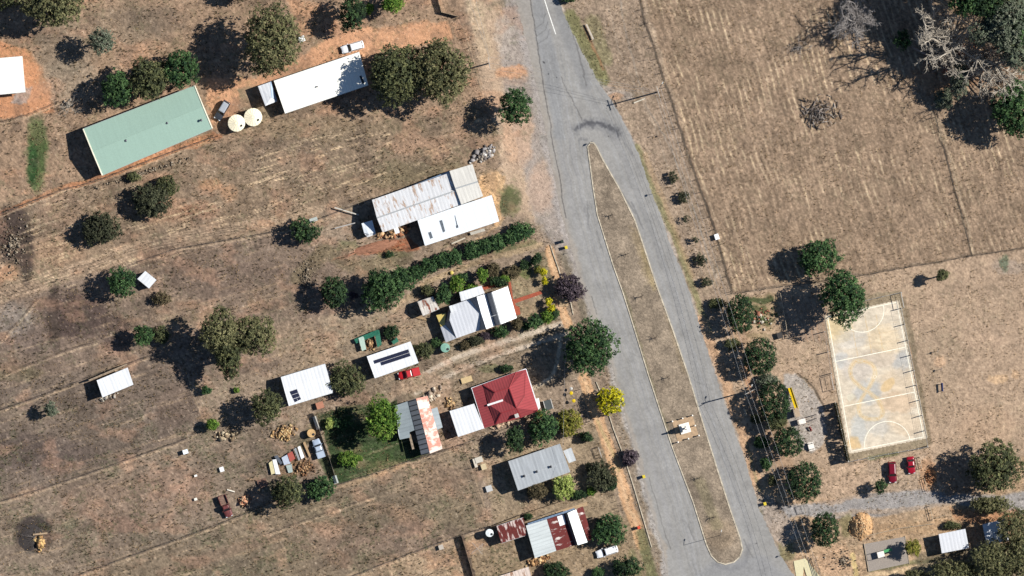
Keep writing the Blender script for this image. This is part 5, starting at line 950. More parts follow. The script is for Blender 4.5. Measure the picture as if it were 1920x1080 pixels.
for a in [('tall garden shrub north of the rusty hut',832,552,15,21,22,'bright'),('yellow green garden shrub between hut and white annex',857,534,14,19,14,'lime'),('low lime shrub against the white annex',884,540,12,8,7,'lime'),('bright upright shrub north of the white annex',905,518,10,15,20,'lime'),('brown flowering shrub behind the gabled house',925,506,14,15,14,'brown'),('dark green shrub behind the gabled house',936,528,18,10,10,'dark'),('brownish thin bush near the front lawn',962,510,17,13,8,'brown'),
          ('yellowish shrub at the top of the front hedge',1010,506,8,9,10,'mustard'),('greyish shrub on the corner of the gabled house',970,607,11,13,14,'brown'),('green shrub south of the brick path',1002,603,15,14,20,'bright'),('lime shrub at the corner of the front garden',1027,594,13,14,14,'lime'),('dark shrub ending the front garden hedge',1040,590,8,12,10,'dark'),
          ('small green shrub between the lime shrubs and the long hedge',868,520,11,9,9,'bright'),('rounded lime shrub beside the brown flowering shrub',948,520,10,10,8,'lime'),('dark shrub on the lawn side of the long hedge end',985,497,11,9,8,'dark'),('olive shrub west of the rusty hut',803,545,14,12,12,'olive'),('green shrub between the solar shed and green tank',818,643,12,9,8,'bright'),('low shrub at the end of the gabled house path',985,612,10,8,6,'hedge'),('olive bush at the east end of the solar shed',795,657,19,17,14,'olive'),('purple brown shrub beside the driveway',872,648,12,8,6,'brown'),('small green shrub south of the gabled house',893,638,16,9,7,'lowolive'),('small purple shrub below the wall of the gabled house',910,630,12,8,7,'purple'),('leafy green shrub at the front corner of the gabled house',938,622,15,13,12,'bright'),('green shrub by the green tarpaulin',734,622,16,14,8,'dark'),
          ('trimmed round shrub at the north wall of the red roofed house',950,691,14,7,6,'dark'),('small shrub beside the footpath fence',1100,819,13,10,12,'dark'),('mustard yellow bush between the green trees and footpath',1068,791,25,27,20,'mustard'),('climbing pale bush on the red house corner',1012,776,8,7,6,'mustard'),
          ('leafy shrub beside the grey cottage gate',1106,878,8,12,10,'lowolive'),('small lime shrub left of the leafy street shrub',1108,921,10,10,8,'lime'),('small dark shrub in the front yard of the grey cottage',1086,928,14,9,8,'dark'),('small bush beside the rusted lean shed',991,968,8,7,5,'dark'),
          ('low lime garden bush in the green garden',655,862,22,16,8,'lime'),('leafy vegetable bush beside the timber fence',640,795,20,10,5,'bright'),('small shrub in the dry yard below the gum clump',387,732,9,8,11,'bright'),('tiny shrub right of the small yard shrub',444,731,6,5,5,'lime'),('lime shrub by the corner of the short paddock fence',398,796,12,13,18,'lime'),
          ('tiny shrub beside the old hall timber heap',730,477,8,6,5,'dark'),('grey shrub on the bare western slope',96,768,13,14,30,'grey'),('pale shrub at the foot of the memorial verge',1422,830,9,9,11,'bright'),
          ('spiky shrub on the verge by the first round tree',1344,568,16,11,8,'olive'),('spiky shrub on the verge by the second round tree',1372,645,16,12,12,'olive'),('spiky shrub on the verge below the third round tree',1418,786,13,10,12,'olive'),('thin shrub on the verge by the fourth round tree',1430,830,13,12,14,'bright'),('thin shrub on the verge by the fifth round tree',1436,868,12,13,14,'bright'),('spiky shrub west of the fifth round tree',1449,902,9,12,16,'olive')]:
    T(*a, name='shrub', cat='shrub', group='garden shrubs')
for i, (hx_, hy_, rx_, ry_) in enumerate([(1018,510,6,9),(1021,525,5,9),(1029,567,6,9),(1034,579,7,9)]):
    T(('yellow hedge shrub at the north end of the front hedge','yellow hedge shrub just north of the brick path','yellow hedge shrub just south of the brick path','yellow hedge shrub at the south end of the front hedge')[i], hx_, hy_, rx_, ry_, 14, 'yellow', name='hedge_bush', cat='bush', group='yellow front hedge', lobes=3)
T('clipped dark green hedge at the top of the front garden', 1006,488,9,17,14,'dark',name='hedge_bush',cat='bush',ang=-14,lobes=3)
T('purple brown street tree on the verge outside the gabled house', 1067,541,28,28,9,'purple',dens=16); T('large dark street tree overhanging the road edge', 1106,651,47,53,64,'bright',seed=71,leaf=.30,lobes=11)
T('round tree covered with yellow flowers on the verge', 1145,751,25,27,28,'yellow',seed=72,lobes=0); T('leafy green tree on the south side of the red roofed house', 1018,802,30,31,36,'bright',seed=73); T('dark narrow tree south west of the red roofed house', 966,825,19,26,40,'dark',seed=74)
T('small dark purple street tree on the footpath', 1181,858,17,16,12,'purple'); T('pale lime round bush beside the grey cottage', 1056,913,20,24,22,'pale',lobes=0); T('brown olive bush left of the pale lime bush', 1008,920,21,17,20,'brown',name='bush',cat='bush')
T('dark olive tree leaning over the front fence of the grey cottage', 1128,893,27,28,10,'lowolive',seed=75); T('green bush joined to the dark olive front tree', 1146,904,12,17,8,'dark',name='bush',cat='bush'); T('broad dark green tree in front of the rusty cottage', 1143,992,34,30,26,'bright',seed=76,lobes=9)
T('palm like green bush under the rusty cottage', 1042,1070,26,17,14,'dark',seed=77); T('dark green tree at the bottom edge beside the verge', 1178,1062,28,20,26,'dark',seed=78); T('small round bush at the bottom edge', 1121,1074,14,10,10,'bright',name='bush',cat='bush')
for i, (tx, ty, rx_, ry_, o_) in enumerate([(1388,590,25,36,40),(1425,668,29,35,42),(1450,752,30,36,42),(1477,828,28,28,42),(1507,903,32,37,42),(1546,993,26,32,44)]):
    T(('first round tree of the park row, beside the flower beds','second round tree of the park row','third round tree of the park row, beside the yellow slide','fourth round tree of the park row, beside the picnic table','fifth round tree of the park row, above the entrance drive','last round tree of the park row, below the entrance drive')[i], tx, ty, rx_, ry_, o_, 'dark', group='round trees along the park edge', seed=80+i, lobes=0, leaf=.24, hollow=.22)
T('olive bush tucked below the third round park tree', 1456,790,22,18,30,'olive',name='bush',cat='bush')
T('silver grey bush between the second and third round park trees', 1441,712,20,14,10,'grey',name='bush',cat='bush'); T('broad green tree on the fence between the field and the park', 1536,483,41,33,44,'bright',seed=91); T('large round green tree overhanging the netball court', 1581,554,43,53,76,'bright',seed=92,lobes=10,leaf=.3)
T('tiny round tree on the dry park grass', 1766,516,11,12,38,'olive'); T('broad grey olive tree east of the red cars', 1864,874,50,46,58,'olive',seed=93,lobes=10); T('bright green tree at the right edge of the field', 1902,203,44,56,66,'bright',seed=94); T('young green tree between the drive and the maroon car', 1651,912,13,13,26,'dark'); T('yellow green palm like tree beside the playground pad', 1709,1026,16,17,30,'mustard')
T('tall grey green gum filling the top right corner', 1890,45,46,66,150,'grey',seed=95,lobes=10,bark=PB,hollow=.3,dens=22); T('tall green tree on the top edge behind the dead tree', 1816,2,40,34,155,'bright',seed=96,dens=20); T('tall dark tree above the top edge by the dead tree', 1790,-42,60,44,160,'dark',seed=97); T('leafy green limb tree amid the dead branches', 1862,40,32,30,140,'grey',seed=98,dens=12)
T('grey green tree low on the right edge above the bright green tree', 1905,105,34,34,140,'grey',seed=120,bark=PB,hollow=.5,dens=12)
T('grey green ragged tree standing behind the bleached dead trees', 1838,66,26,24,150,'grey',seed=121,bark=PB,hollow=.5,dens=13)
T('olive tree at the right edge between the corner gum and the dead trees', 1893,84,30,22,150,'olive',seed=122,hollow=.4,dens=15)
T('tall dark tree added behind the top right gums to solidify their shadow', 1850,12,36,30,165,'dark',seed=123,dens=20)  # extra tall crown, added to make the corner's cast shadow more solid
T('dark green crown at the right edge below the corner gum', 1912,62,30,30,165,'bright',seed=124,dens=18)
T('greyish conifer like bush below the dead tree', 1770,186,18,20,8,'grey',name='bush',cat='bush'); T('small leafy tree in the deep shade left of the dead tree', 1692,74,17,19,14,'bright',name='shrub',cat='shrub',dens=12); T('grey green drooping bush under the dead tree', 1797,150,16,36,60,'grey',seed=99)
T('tall dark tree out past the top edge', 1880,-40,66,46,170,'olive',seed=100)
for i, (tx, ty, rx_, ry_, o_) in enumerate([(1855,945,42,18,26),(1896,985,34,38,60),(1868,1050,52,40,62),(1922,1040,40,50,66),(1790,1072,52,24,44),(1715,1082,30,16,26)]):
    T(('low gum scrub along the south side of the park drive','grey gum over the shelter roof at the right edge','large spreading gum in the bottom right corner','tall gum clipped by the bottom right edge','gum scrub along the bottom edge beside the large gum','scrubby bush at the bottom edge below the playground pad')[i], tx, ty, rx_, ry_, o_, 'gum', group='bottom right gum trees', seed=110+i, bark=PB, leaf=.22, hollow=.6, dens=15)
T('scraggy bush at the corner of the park building', 1785,985,16,7,8,'olive',name='shrub',cat='shrub')
for i, (tx, ty, r_) in enumerate([(1257,333,12),(1278,369,14),(1284,410,9),(1299,450,9),(1309,488,14),(1321,529,12)]):
    T(('first young shrub from the top on the east verge','second young shrub from the top on the east verge','third young shrub, thin, on the east verge','fourth young shrub, thin, on the east verge','fifth young shrub from the top on the east verge','last young shrub on the east verge before the park')[i], tx+4, ty, r_, r_*.9, 9, 'lowolive', name='shrub', cat='shrub', group='young verge shrubs', dens=10 if r_ > 10 else 5)
# bare saplings on the median and dead trees
def bare(label, x, y, r, h, n, seed, mat=GBK, name='sapling', cat='tree', trunk=.04, depth=2, lean=(0, 0), group=None, spread=1.):
    rg = np.random.default_rng(seed); t = empty(name, label, cat, W(x, y), 0, group); m = MB(); top = (lean[0], lean[1], h*.7); m.tube([(0, 0, -.1), (lean[0]*.4, lean[1]*.4, h*.35), top], [trunk*1.3, trunk, trunk*.6], 7); m.build('trunk', mat, t); m = MB()
    def br(p, d, l, rad, k):
        pts = [p]; q = np.array(p, float); dd = np.array(d, float)
        for i in range(4): dd = dd+rg.normal(size=3)*.22; dd /= np.linalg.norm(dd); q = q+dd*l/4; q[2] = max(q[2], .05); pts.append(tuple(q))
        m.tube(pts, [rad, rad*.85, rad*.7, rad*.5, rad*.3], 5 if k > 0 else 4, False)
        if k > 0:
            for j in range(6 if depth > 2 else 5):
                i = rg.integers(1, 5); a = dd+rg.normal(size=3)*.75; a /= np.linalg.norm(a); br(pts[i], a, l*rg.uniform(.35, .6), rad*(.58 if depth > 2 else .5), k-1)
    for k in range(n):
        a = 2*math.pi*(k+rg.uniform(-.3, .3))/n; z = rg.uniform(.35, .7); s = (lean[0]*z, lean[1]*z, h*z); e = rg.uniform(.15, .6); br(s, (math.cos(a)*spread, math.sin(a)*spread, e), r*rg.uniform(.7, 1.1), trunk*.6, depth)
    m.build('branches', mat, t); return t
SB = M('dark_twigs', (112,98,84), .9)
for i, (tx, ty) in enumerate([(1148,403),(1174,477),(1203,556),(1228,634),(1252,708),(1312,896),(1338,970)]):
    bare(('northernmost bare sapling on the median','second bare sapling on the median from the north','third bare sapling on the median from the north','fourth bare sapling on the median from the north','bare sapling just north of the memorial','bare sapling midway south of the memorial','southernmost bare sapling on the median')[i], tx, ty, .8, 2.2, 7, 200+i, SB, 'sapling', 'tree', .075, 1, group='bare saplings on the median')
bare('huge pale dead tree with bleached limbs at the top right', 1790,88,8.6,14,15,301,PB,'dead_tree','tree',.5,3,(-1,1)); bare('fallen bleached tree spreading right of the huge dead one', 1858,118,7.6,12,14,302,PB,'dead_tree','tree',.4,3,(1.5,-1)); bare('grey dead tree with a thicket of twigs at the top', 1602,42,4.4,7,20,303,GBK,'dead_tree','tree',.22,3)
bare('thin dead shrub alone in the stubble field', 1500,88,2.6,1.6,7,304,GBK,'dead_bush','bush',.06,2); bare('bare bush near the small sapling on the park grass', 1738,520,1.8,3.0,6,306,SB,'dead_bush','bush',.06,1)
bare('bleached dead shrub beside the stream of stones north of the green shed', 130,201,2.2,1.6,8,307,PB,'dead_bush','bush',.08,2); bare('small dead bush on the paddock fence line', 1214,43,1.2,1.0,6,308,SB,'dead_bush','bush',.05,1); bare('fallen twiggy shrub beside the lone paddock shed', 293,742,1.2,.8,6,309,SB,'dead_bush','bush',.05,1); bare('rusty brown dead limbs near the dead tree base', 1786,128,3.6,6,7,310,M('rust_twigs', (150,92,72), .9),'dead_tree','tree',.2,2); bare('rusty dead foliage at the right edge', 1908,118,3.2,7,7,311,M('orange_twigs', (190,116,84), .9),'dead_tree','tree',.2,2); bare('thin pinkish dead shrub at the right of the dead tree', 1872,88,4.4,8,10,312,M('pink_twigs', (168,140,124), .9),'dead_tree','tree',.2,3)
# vines on the court fence
rgv = np.random.default_rng(5); V = []; K = []
n = 9000; tt = rgv.random(n); px = 1566+tt*24+rgv.normal(size=n)*1.2; py = 755+tt*109; zz = rgv.random(n)*3.3; keep = (fbm(tt*24, zz*.9, 3, 3) > .40); px, py, zz = px[keep], py[keep], zz[keep]; n = len(px)
c0 = np.stack([(px-960)*S, (540-py)*S, zz], -1); nd = rgv.normal(size=(n, 3)); nd /= np.linalg.norm(nd, axis=1)[:, None]; t_ = np.cross(nd, rgv.normal(size=(n, 3))); t_ /= np.linalg.norm(t_, axis=1)[:, None]; b_ = np.cross(nd, t_); s_ = .16
V = np.stack([c0-t_*s_, c0-b_*s_*.6, c0+t_*s_, c0+b_*s_*.6], 1).reshape(-1, 3)-np.array(fv.location); K = np.repeat(alb((88,84,56))*rgv.uniform(.6, 1.3, (n, 1)), 4, 0); mk('vines', V, np.arange(n*4).reshape(-1, 4), LM, fv, cols=K)

# =====================================================================  PLAYGROUND, YARD THINGS, HEAPS
YS = M('yellow_plastic', (250,214,20), .4); RP = M('red_play_paint', (196,90,80), .5); DK = M('dark_vent', (70,72,78)); 
t = empty('slide', 'long bright yellow playground slide', 'slide', W(1487,747), math.atan2(38, 12)+math.pi/2*0); a_ = math.atan2(-(768-728), (1494-1481)); t.rotation_euler = (0, 0, a_)
L_ = 42*S; m = MB(); m.add([(-L_/2, -.33, .35), (-L_/2, .33, .35), (L_/2, .33, 1.9), (L_/2, -.33, 1.9), (-L_/2, -.33, .25), (-L_/2, .33, .25), (L_/2, .33, 1.8), (L_/2, -.33, 1.8)], [(0,3,2,1), (4,5,6,7), (0,1,5,4), (1,2,6,5), (2,3,7,6), (3,0,4,7)]); m.build('chute', YS, t)
for s_ in (-1, 1): m = MB(); m.add([(-L_/2, s_*.33, .3), (L_/2, s_*.33, 1.85), (L_/2, s_*.42, 1.85), (-L_/2, s_*.42, .3), (-L_/2, s_*.33, .62), (L_/2, s_*.33, 2.17), (L_/2, s_*.42, 2.17), (-L_/2, s_*.42, .62)], [(0,1,5,4), (1,2,6,5), (2,3,7,6), (3,0,4,7), (4,5,6,7), (0,3,2,1)]); m.build('side_rail', YS, t)
m = MB(); m.tube([(L_*.4, 0, -.1), (L_*.4, 0, 1.7)], .05); m.build('leg', RP, t)
t = empty('play_platform', 'playground tower with a square white deck and red rails', 'play equipment', W(1504,790), math.radians(14))
m = MB(); m.box((0, 0, 1.5), (1.5, 1.3, .1)); m.build('deck', M('white_deck', (240,232,220), .7), t)
for q in ((-.7,-.6),(.7,-.6),(.7,.6),(-.7,.6)): m = MB(); m.tube([(*q, -.1), (*q, 2.5)], .05); m.build('post', RP, t)
for q in (((-.7,.6),(.7,.6)), ((-.7,-.6),(.7,-.6))):
    for z in (1.9, 2.4): m = MB(); m.tube([(*q[0], z), (*q[1], z)], .035); m.build('rail', DK, t)
for i, (a, b_) in enumerate([((1512,783),(1530,777)), ((1512,792),(1531,784))]):
    t = empty('climbing_bar', ('northern', 'southern')[i]+' horizontal climbing bar frame right of the play tower', 'play equipment', W(*a)); d = Vector(W(*b_))-Vector(W(*a))
    for k in (0, .5, 1): m = MB(); m.tube([(d.x*k, d.y*k, -.1), (d.x*k, d.y*k, 1.3)], .045); m.build('post', RP, t)
    m = MB(); m.tube([(0, 0, 1.3), (d.x, d.y, 1.3)], .045); m.build('bar', DK, t)
t = empty('swing_shelter', 'dark square shade platform behind the yellow slide', 'play equipment', W(1494,773), math.radians(14)); m = MB(); m.box((0, 0, 2.0), (1.1, 2.0, .08)); m.build('deck', M('pale_deck', (206,180,150), .8), t)
for q in ((-.5,-.9),(.5,-.9),(.5,.9),(-.5,.9)): m = MB(); m.tube([(*q, -.1), (*q, 2.0)], .05); m.build('post', RP, t)
m = MB(); m.box((-.52, 0, 1.0), (.04, 1.9, 1.9)); m.build('side_panel', DK, t)
t = empty('picnic_table', 'white topped picnic table at the south of the playground', 'table', W(1521,837), math.radians(14)); m = MB(); m.box((0, 0, .75), (1.3, 1.1, .07)); m.build('table_top', M('white_deck', (240,232,220)), t)
for s_ in (-1, 1): m = MB(); m.box((0, s_*.8, .45), (1.3, .25, .05)); m.build('seat', M('white_deck', (240,232,220)), t); m = MB(); m.box((s_*.4, 0, .36), (.08, 1.5, .7)); m.build('leg', DK, t)
def bench(label, x, y, ang, L=1.8, mat=None, leg=.45):
    t = empty('park_bench', label, 'bench', W(x, y), math.radians(ang)); m = MB(); m.box((0, 0, leg), (L, .42, .06)); m.build('seat', mat or FP, t)
    for s_ in (-1, 1): m = MB(); m.box((s_*L*.4, 0, leg/2-.03), (.08, .38, leg)); m.build('leg', DK, t)
    m = MB(); m.box((0, .22, leg+.3), (L, .05, .3)); m.build('backrest', mat or FP, t); return t
bench('verge bench facing the road below the third round tree', 1397, 773, -72, 1.7); bench('blue bench on the open park grass', 1766, 726, -86, 1.9, M('blue_paint', (74,86,140), .5), .8); bench('red bench near the yellow post pair', 1519,804, -60, 1.0, RP, .4)
for l_, x_, y_, h_, p_ in [('short dark post on the park grass north of the others',1749.5,661,1.1,(.2,.3)),('white topped exercise post on the park grass',1758,658.5,1.5,(.5,.4)),('lone dark post east of the court gate',1750,620,1.2,(.2,.3)),('blue topped exercise post on the park grass',1764.5,692,1.5,(.5,.4))]:
    street_pole(l_, x_, y_, h_, 80, plate=p_, name='post_marker', pc=(92,100,160) if 'blue' in l_ else (225,222,214))
t = empty('play_unit', 'toddler climbing frame with a green slide on the gravel pad', 'play equipment', W(1656,1038), math.radians(14)); m = MB(); m.box((-.6, 0, 1.2), (1.6, 1.4, .1)); m.build('deck', M('white_deck', (240,232,220)), t); m = MB(); m.box((1.1, .45, .8), (2.0, .6, .1), 0); m.build('green_slide', M('green_plastic', (96,186,120), .4), t); m = MB(); m.box((.9, -.45, .9), (1.6, .5, .1)); m.build('ramp', M('pale_deck', (206,180,150)), t)
for q in ((-1.4,-.7),(.2,-.7),(.2,.7),(-1.4,.7)): m = MB(); m.tube([(*q, -.1), (*q, 2.1)], .05); m.build('post', DK, t)
m = MB(); m.tube([(-1.4,-.7,2.1),(-1.4,.7,2.1)], .05); m.tube([(-1.4,-.7,2.1),(.2,-.7,2.1)], .05); m.tube([(-1.4,.7,2.1),(.2,.7,2.1)], .05); m.build('rail', DK, t)
for i in range(4):
    t = tag(strip('handrail', [(1519+i*3.1,1040+i),(1529+i*3.1,1072+i),(1534+i*3.1,1092)], .55, .9, DK, z0=.8), ('westernmost','second','third','easternmost')[i]+' dark rail beside the cream concrete path', 'handrail', 'dark rails by the concrete path')
# heaps
def heap(label, x, y, rx, ry, n, size, cols, h=.5, seed=1, name='firewood_heap', cat='woodpile', stick=1.8, ang=0):
    rg = np.random.default_rng(seed); m = MB(); V = []; F = []; K = []; ca, sa = math.cos(math.radians(ang)), math.sin(math.radians(ang))
    for k in range(n):
        q = min(1.1, abs(rg.normal())*.55); a = rg.random()*2*math.pi; q *= .75+.5*float(fbm(np.array(math.cos(a)*1.3+seed), np.array(math.sin(a)*1.3), 7, 2)); u = q*math.cos(a)*rx; v = q*math.sin(a)*ry; X = x+u*ca-v*sa; Y = y+u*sa+v*ca; z = h*max(0, 1-q*q)*rg.random()+.05
        s = size*.8*rg.lognormal(0, .38); l = s*rg.uniform(1, stick); c_ = Vector(W(X, Y, z)); R = Matrix.Rotation(rg.random()*6.28, 3, 'Z') @ Matrix.Rotation(rg.normal()*.4, 3, 'X') @ Matrix.Rotation(rg.normal()*.4, 3, 'Y')
        b0 = len(V); j = [rg.uniform(.7, 1.2) for _ in range(8)]
        for i_, (a1, a2, a3) in enumerate([(-1,-1,-1),(1,-1,-1),(1,1,-1),(-1,1,-1),(-1,-1,1),(1,-1,1),(1,1,1),(-1,1,1)]): V.append(tuple(c_+R @ Vector((a1*l/2*j[i_], a2*s/2*j[i_], a3*s*.35*j[i_]))))
        F += [tuple(i_+b0 for i_ in f_) for f_ in ((3,2,1,0),(4,5,6,7),(0,1,5,4),(1,2,6,5),(2,3,7,6),(3,0,4,7))]; cc = alb(cols[rg.integers(0, len(cols))])*rg.uniform(.8, 1.15); K += [np.clip(cc, 0, .85)]*8
    return tag(mk(name, V, np.array(F), MATTR('broken_pieces', fine=(8., .15), fine2=(2., .1), bump=.2), cols=np.array(K)), label, cat, kind='stuff' if name in ('branch_heap', 'rockery', 'straw_litter') else None)
WD = [(244,214,160),(226,186,132),(200,160,112),(160,130,100)]
heap('scattered heap of split yellow firewood near the round well', 533,812,21,13,240,.30,WD,.5,1,ang=-15); heap('loose heap of pale wood offcuts west of the firewood', 424,816,20,11,90,.34,[(236,214,176),(190,170,140),(140,120,96),(226,210,180)],.3,2); heap('round orange woodpile beside the derelict maroon ute', 458,940,12,12,110,.36,[(220,160,124),(232,184,144),(180,116,88),(214,190,160)],.7,3)
heap('heap of white and grey building rubble by the road shoulder', 908,290,24,13,170,.45,[(230,226,220),(176,170,168),(206,190,170),(120,112,108)],.5,4,'rubble_heap','rubble',1.5,-30); heap('pile of fresh timber offcuts beside the burnt patch', 76,1018,9,16,60,.5,[(246,206,140),(226,186,126),(206,160,110)],.6,5,stick=2.4,ang=0); heap('broken timber scattered at the back of the old hall', 738,437,36,7,90,.42,[(236,196,150),(216,170,126),(190,130,96)],.2,6,'timber_scraps','timber',3.,-18)
heap('stones and crates along the south side of the lone paddock shed', 198,746,22,4,46,.34,[(200,190,176),(160,150,140),(230,220,200)],.3,7,'rubble_heap','rubble',1.4,-20); heap('clutter of pale stones near the red house driveway', 806,745,24,9,150,.42,[(244,226,200),(210,196,176),(180,160,140)],.4,8,'rubble_heap','rubble',1.6,-35); heap('brown scrap heap below the sheets in the junk yard', 570,876,24,14,110,.38,[(150,110,80),(186,146,106),(116,92,72),(206,170,130)],.4,9,'scrap_heap','scrap',2.,0)
heap('pile of sawn logs under the rusty cottage', 1008,1052,26,8,90,.4,[(214,170,120),(170,126,90),(236,200,150)],.5,10,stick=2.6,ang=-18); heap('small clutter of timber by the red house yard', 845,757,12,10,46,.4,WD,.3,11,'timber_scraps','timber'); heap('clay pot clutter along the south wall of the red roofed house', 935,799,26,3.5,60,.32,[(226,190,160),(190,150,120),(236,210,180)],.3,12,'garden_pots','pots',1.3,-17)
heap('loose pale stones at the base of the bleached dead shrub', 128,196,18,10,50,.3,[(206,196,180),(170,156,140)],.2,13,'rubble_heap','rubble',1.4)
for a_ in ((265,325,95,4,260,.24,-17,14), (575,520,20,44,220,.2,0,15), (24,460,34,60,300,.22,0,16), (1580,1050,34,26,120,.2,0,18)): tag(heap(None, a_[0],a_[1],a_[2],a_[3],a_[4],a_[5],[(150,134,114),(110,98,84),(186,170,148)],.12,a_[7],'loose_stones',None,1.5,a_[6]), kind='stuff')
heap('stones edging the flower beds by the first park tree', 1426,596,28,26,120,.3,[(206,196,176),(120,130,90),(90,104,66),(180,120,96)],.2,17,'rockery','rockery',1.5)
heap('tangled grey heap of fallen branches in the field', 1536,212,36,30,420,.13,[(150,138,130),(96,86,80),(120,108,98),(186,176,166)],.9,41,'branch_heap','branches',13.)
heap('tangle of grey dead twigs on the ground at the top of the field', 1602,42,30,30,200,.13,[(206,198,188),(170,160,150),(190,182,172)],1.4,42,'branch_heap','branches',12.)
heap('faint scatter of grey sticks beside the thin dead shrub', 1497,90,26,16,90,.09,[(170,160,150),(120,108,98)],.3,43,'branch_heap','branches',12.)
heap('pinkish tangle of fallen branches under the huge dead tree', 1800,112,66,38,420,.20,[(190,160,144),(206,186,170),(150,120,106),(176,110,84)],1.6,44,'branch_heap','branches',13.)
def mound(label, x, y, rx, ry, h, rgb, ang=0, name='mulch_mound', cat='mound', seed=1):
    n = 44; V = []; F = []; ca, sa = math.cos(math.radians(ang)), math.sin(math.radians(ang)); g = np.linspace(-1.15, 1.15, n); X, Y = np.meshgrid(g, g); r = np.hypot(X, Y)+.25*(fbm(X*2+seed, Y*2, seed, 3)-.5)
    Z = h*np.clip(1-r*r, -.15, 1)**1.0+.35*h*(fbm(X*7+seed, Y*7, seed+1, 3)-.5)*(r < 1.05)-.02; u = X*rx; v = Y*ry; PXm = x+u*ca-v*sa; PYm = y+u*sa+v*ca; V = np.stack([(PXm-960)*S, (540-PYm)*S, Z-.12], -1).reshape(-1, 3)
    idx = np.arange(n*n).reshape(n, n); F = np.stack([idx[:-1, :-1], idx[1:, :-1], idx[1:, 1:], idx[:-1, 1:]], -1).reshape(-1, 4); K = alb(rgb)[None, :]*(1+.7*(fbm(X*9, Y*9, seed+3, 3)-.5)).reshape(-1, 1)
    return tag(mk(name, V, F, MATTR('broken_pieces'), cols=np.clip(K, 0, .8)), label, cat)
mound('big mound of straw coloured mulch beside the last round tree', 1615,986,22,25,1.6,(222,178,130)); mound('small mound of orange mulch beside the car park rail', 1745,893,11,15,.7,(224,156,106),seed=4); mound('low mound of red earth behind the old hall', 705,463,42,10,.5,(180,130,104),-14,'earth_mound',seed=6); mound('grey ash bed of a burnt bonfire', 58,1006,22,28,.25,(78,72,70),20,'ash_bed','ash',seed=8)
heap('fine straw scattered over the big mulch mound', 1615,986,20,23,1300,.11,[(236,196,146),(206,156,112),(244,214,170),(180,136,100)],1.75,21,'straw_litter','straw',5.)
heap('loose orange straw on the small mound by the car park rail', 1745,893,10,14,500,.11,[(236,186,140),(206,150,110),(180,124,90)],.85,22,'straw_litter','straw',5.)
bare('pale burnt sticks fanned over the bonfire ash', 64,1008,2.4,.6,8,401,M('ash_sticks', (150,140,130), .9),'burnt_branches','branches',.05,1)
# sheets, boxes and yard things
def sheet(label, quad, z, mat, name='metal_sheet', cat='sheet', th=.06, legs=False):
    t = B(name, label, cat, quad); o = t.root; P = [(*q, z) for q in quad] if not hasattr(z, '__len__') else [(*q, zz) for q, zz in zip(quad, z)]; t.roof('panel', P, [(0,1,2,3)], mat, th)
    m = MB()
    for q in P: l_ = Vector(t.L(q)); m.tube([(l_.x*.9, l_.y*.9, -.05), (l_.x*.9, l_.y*.9, l_.z-th)], .04, 4)
    m.build('support', M('old_boards', (176,156,132)), o); return t
def SC(n, c, **k): return M('sheet_'+n, c, .6, var=.1, **k)
sheet('yellow edged cream board at the left end of the junk row', [(504,868),(511,863),(517,887),(509,890)], .5, SC('cream', (246,232,180))); sheet('white curved sheet second from the left in the junk row', [(511,862),(518,861),(526,889),(517,889)], .6, SC('white', (240,240,240)))
sheet('bluish white sheet in the middle of the junk row', [(528,858),(539,852),(545,869),(533,872)], .7, SC('bluewhite', (214,224,240))); sheet('red panelled sheet in the junk row', [(539,851),(548,846),(554,860),(544,866)], .8, SC('redp', (196,96,80))); sheet('long white hull shaped panel in the junk row', [(558,838),(563,836),(571,857),(565,861)], .7, SC('white', (240,240,240)))
sheet('thin grey panel beside the white hull in the junk row', [(551,842),(555,839),(563,862),(560,864)], .6, SC('greyp', (170,174,176))); sheet('dark panel at the top of the junk row', [(514,856),(520,853),(530,868),(526,871)], .6, SC('darkp', (96,104,116))); sheet('timber plank leaning near the pale blue ute', [(568,830),(572,828),(583,855),(580,858)], .4, SC('timber', (206,170,126))); sheet('pale green sheet below the junk row', [(536,873),(547,870),(549,885),(541,887)], .3, SC('greeng', (190,206,200)))
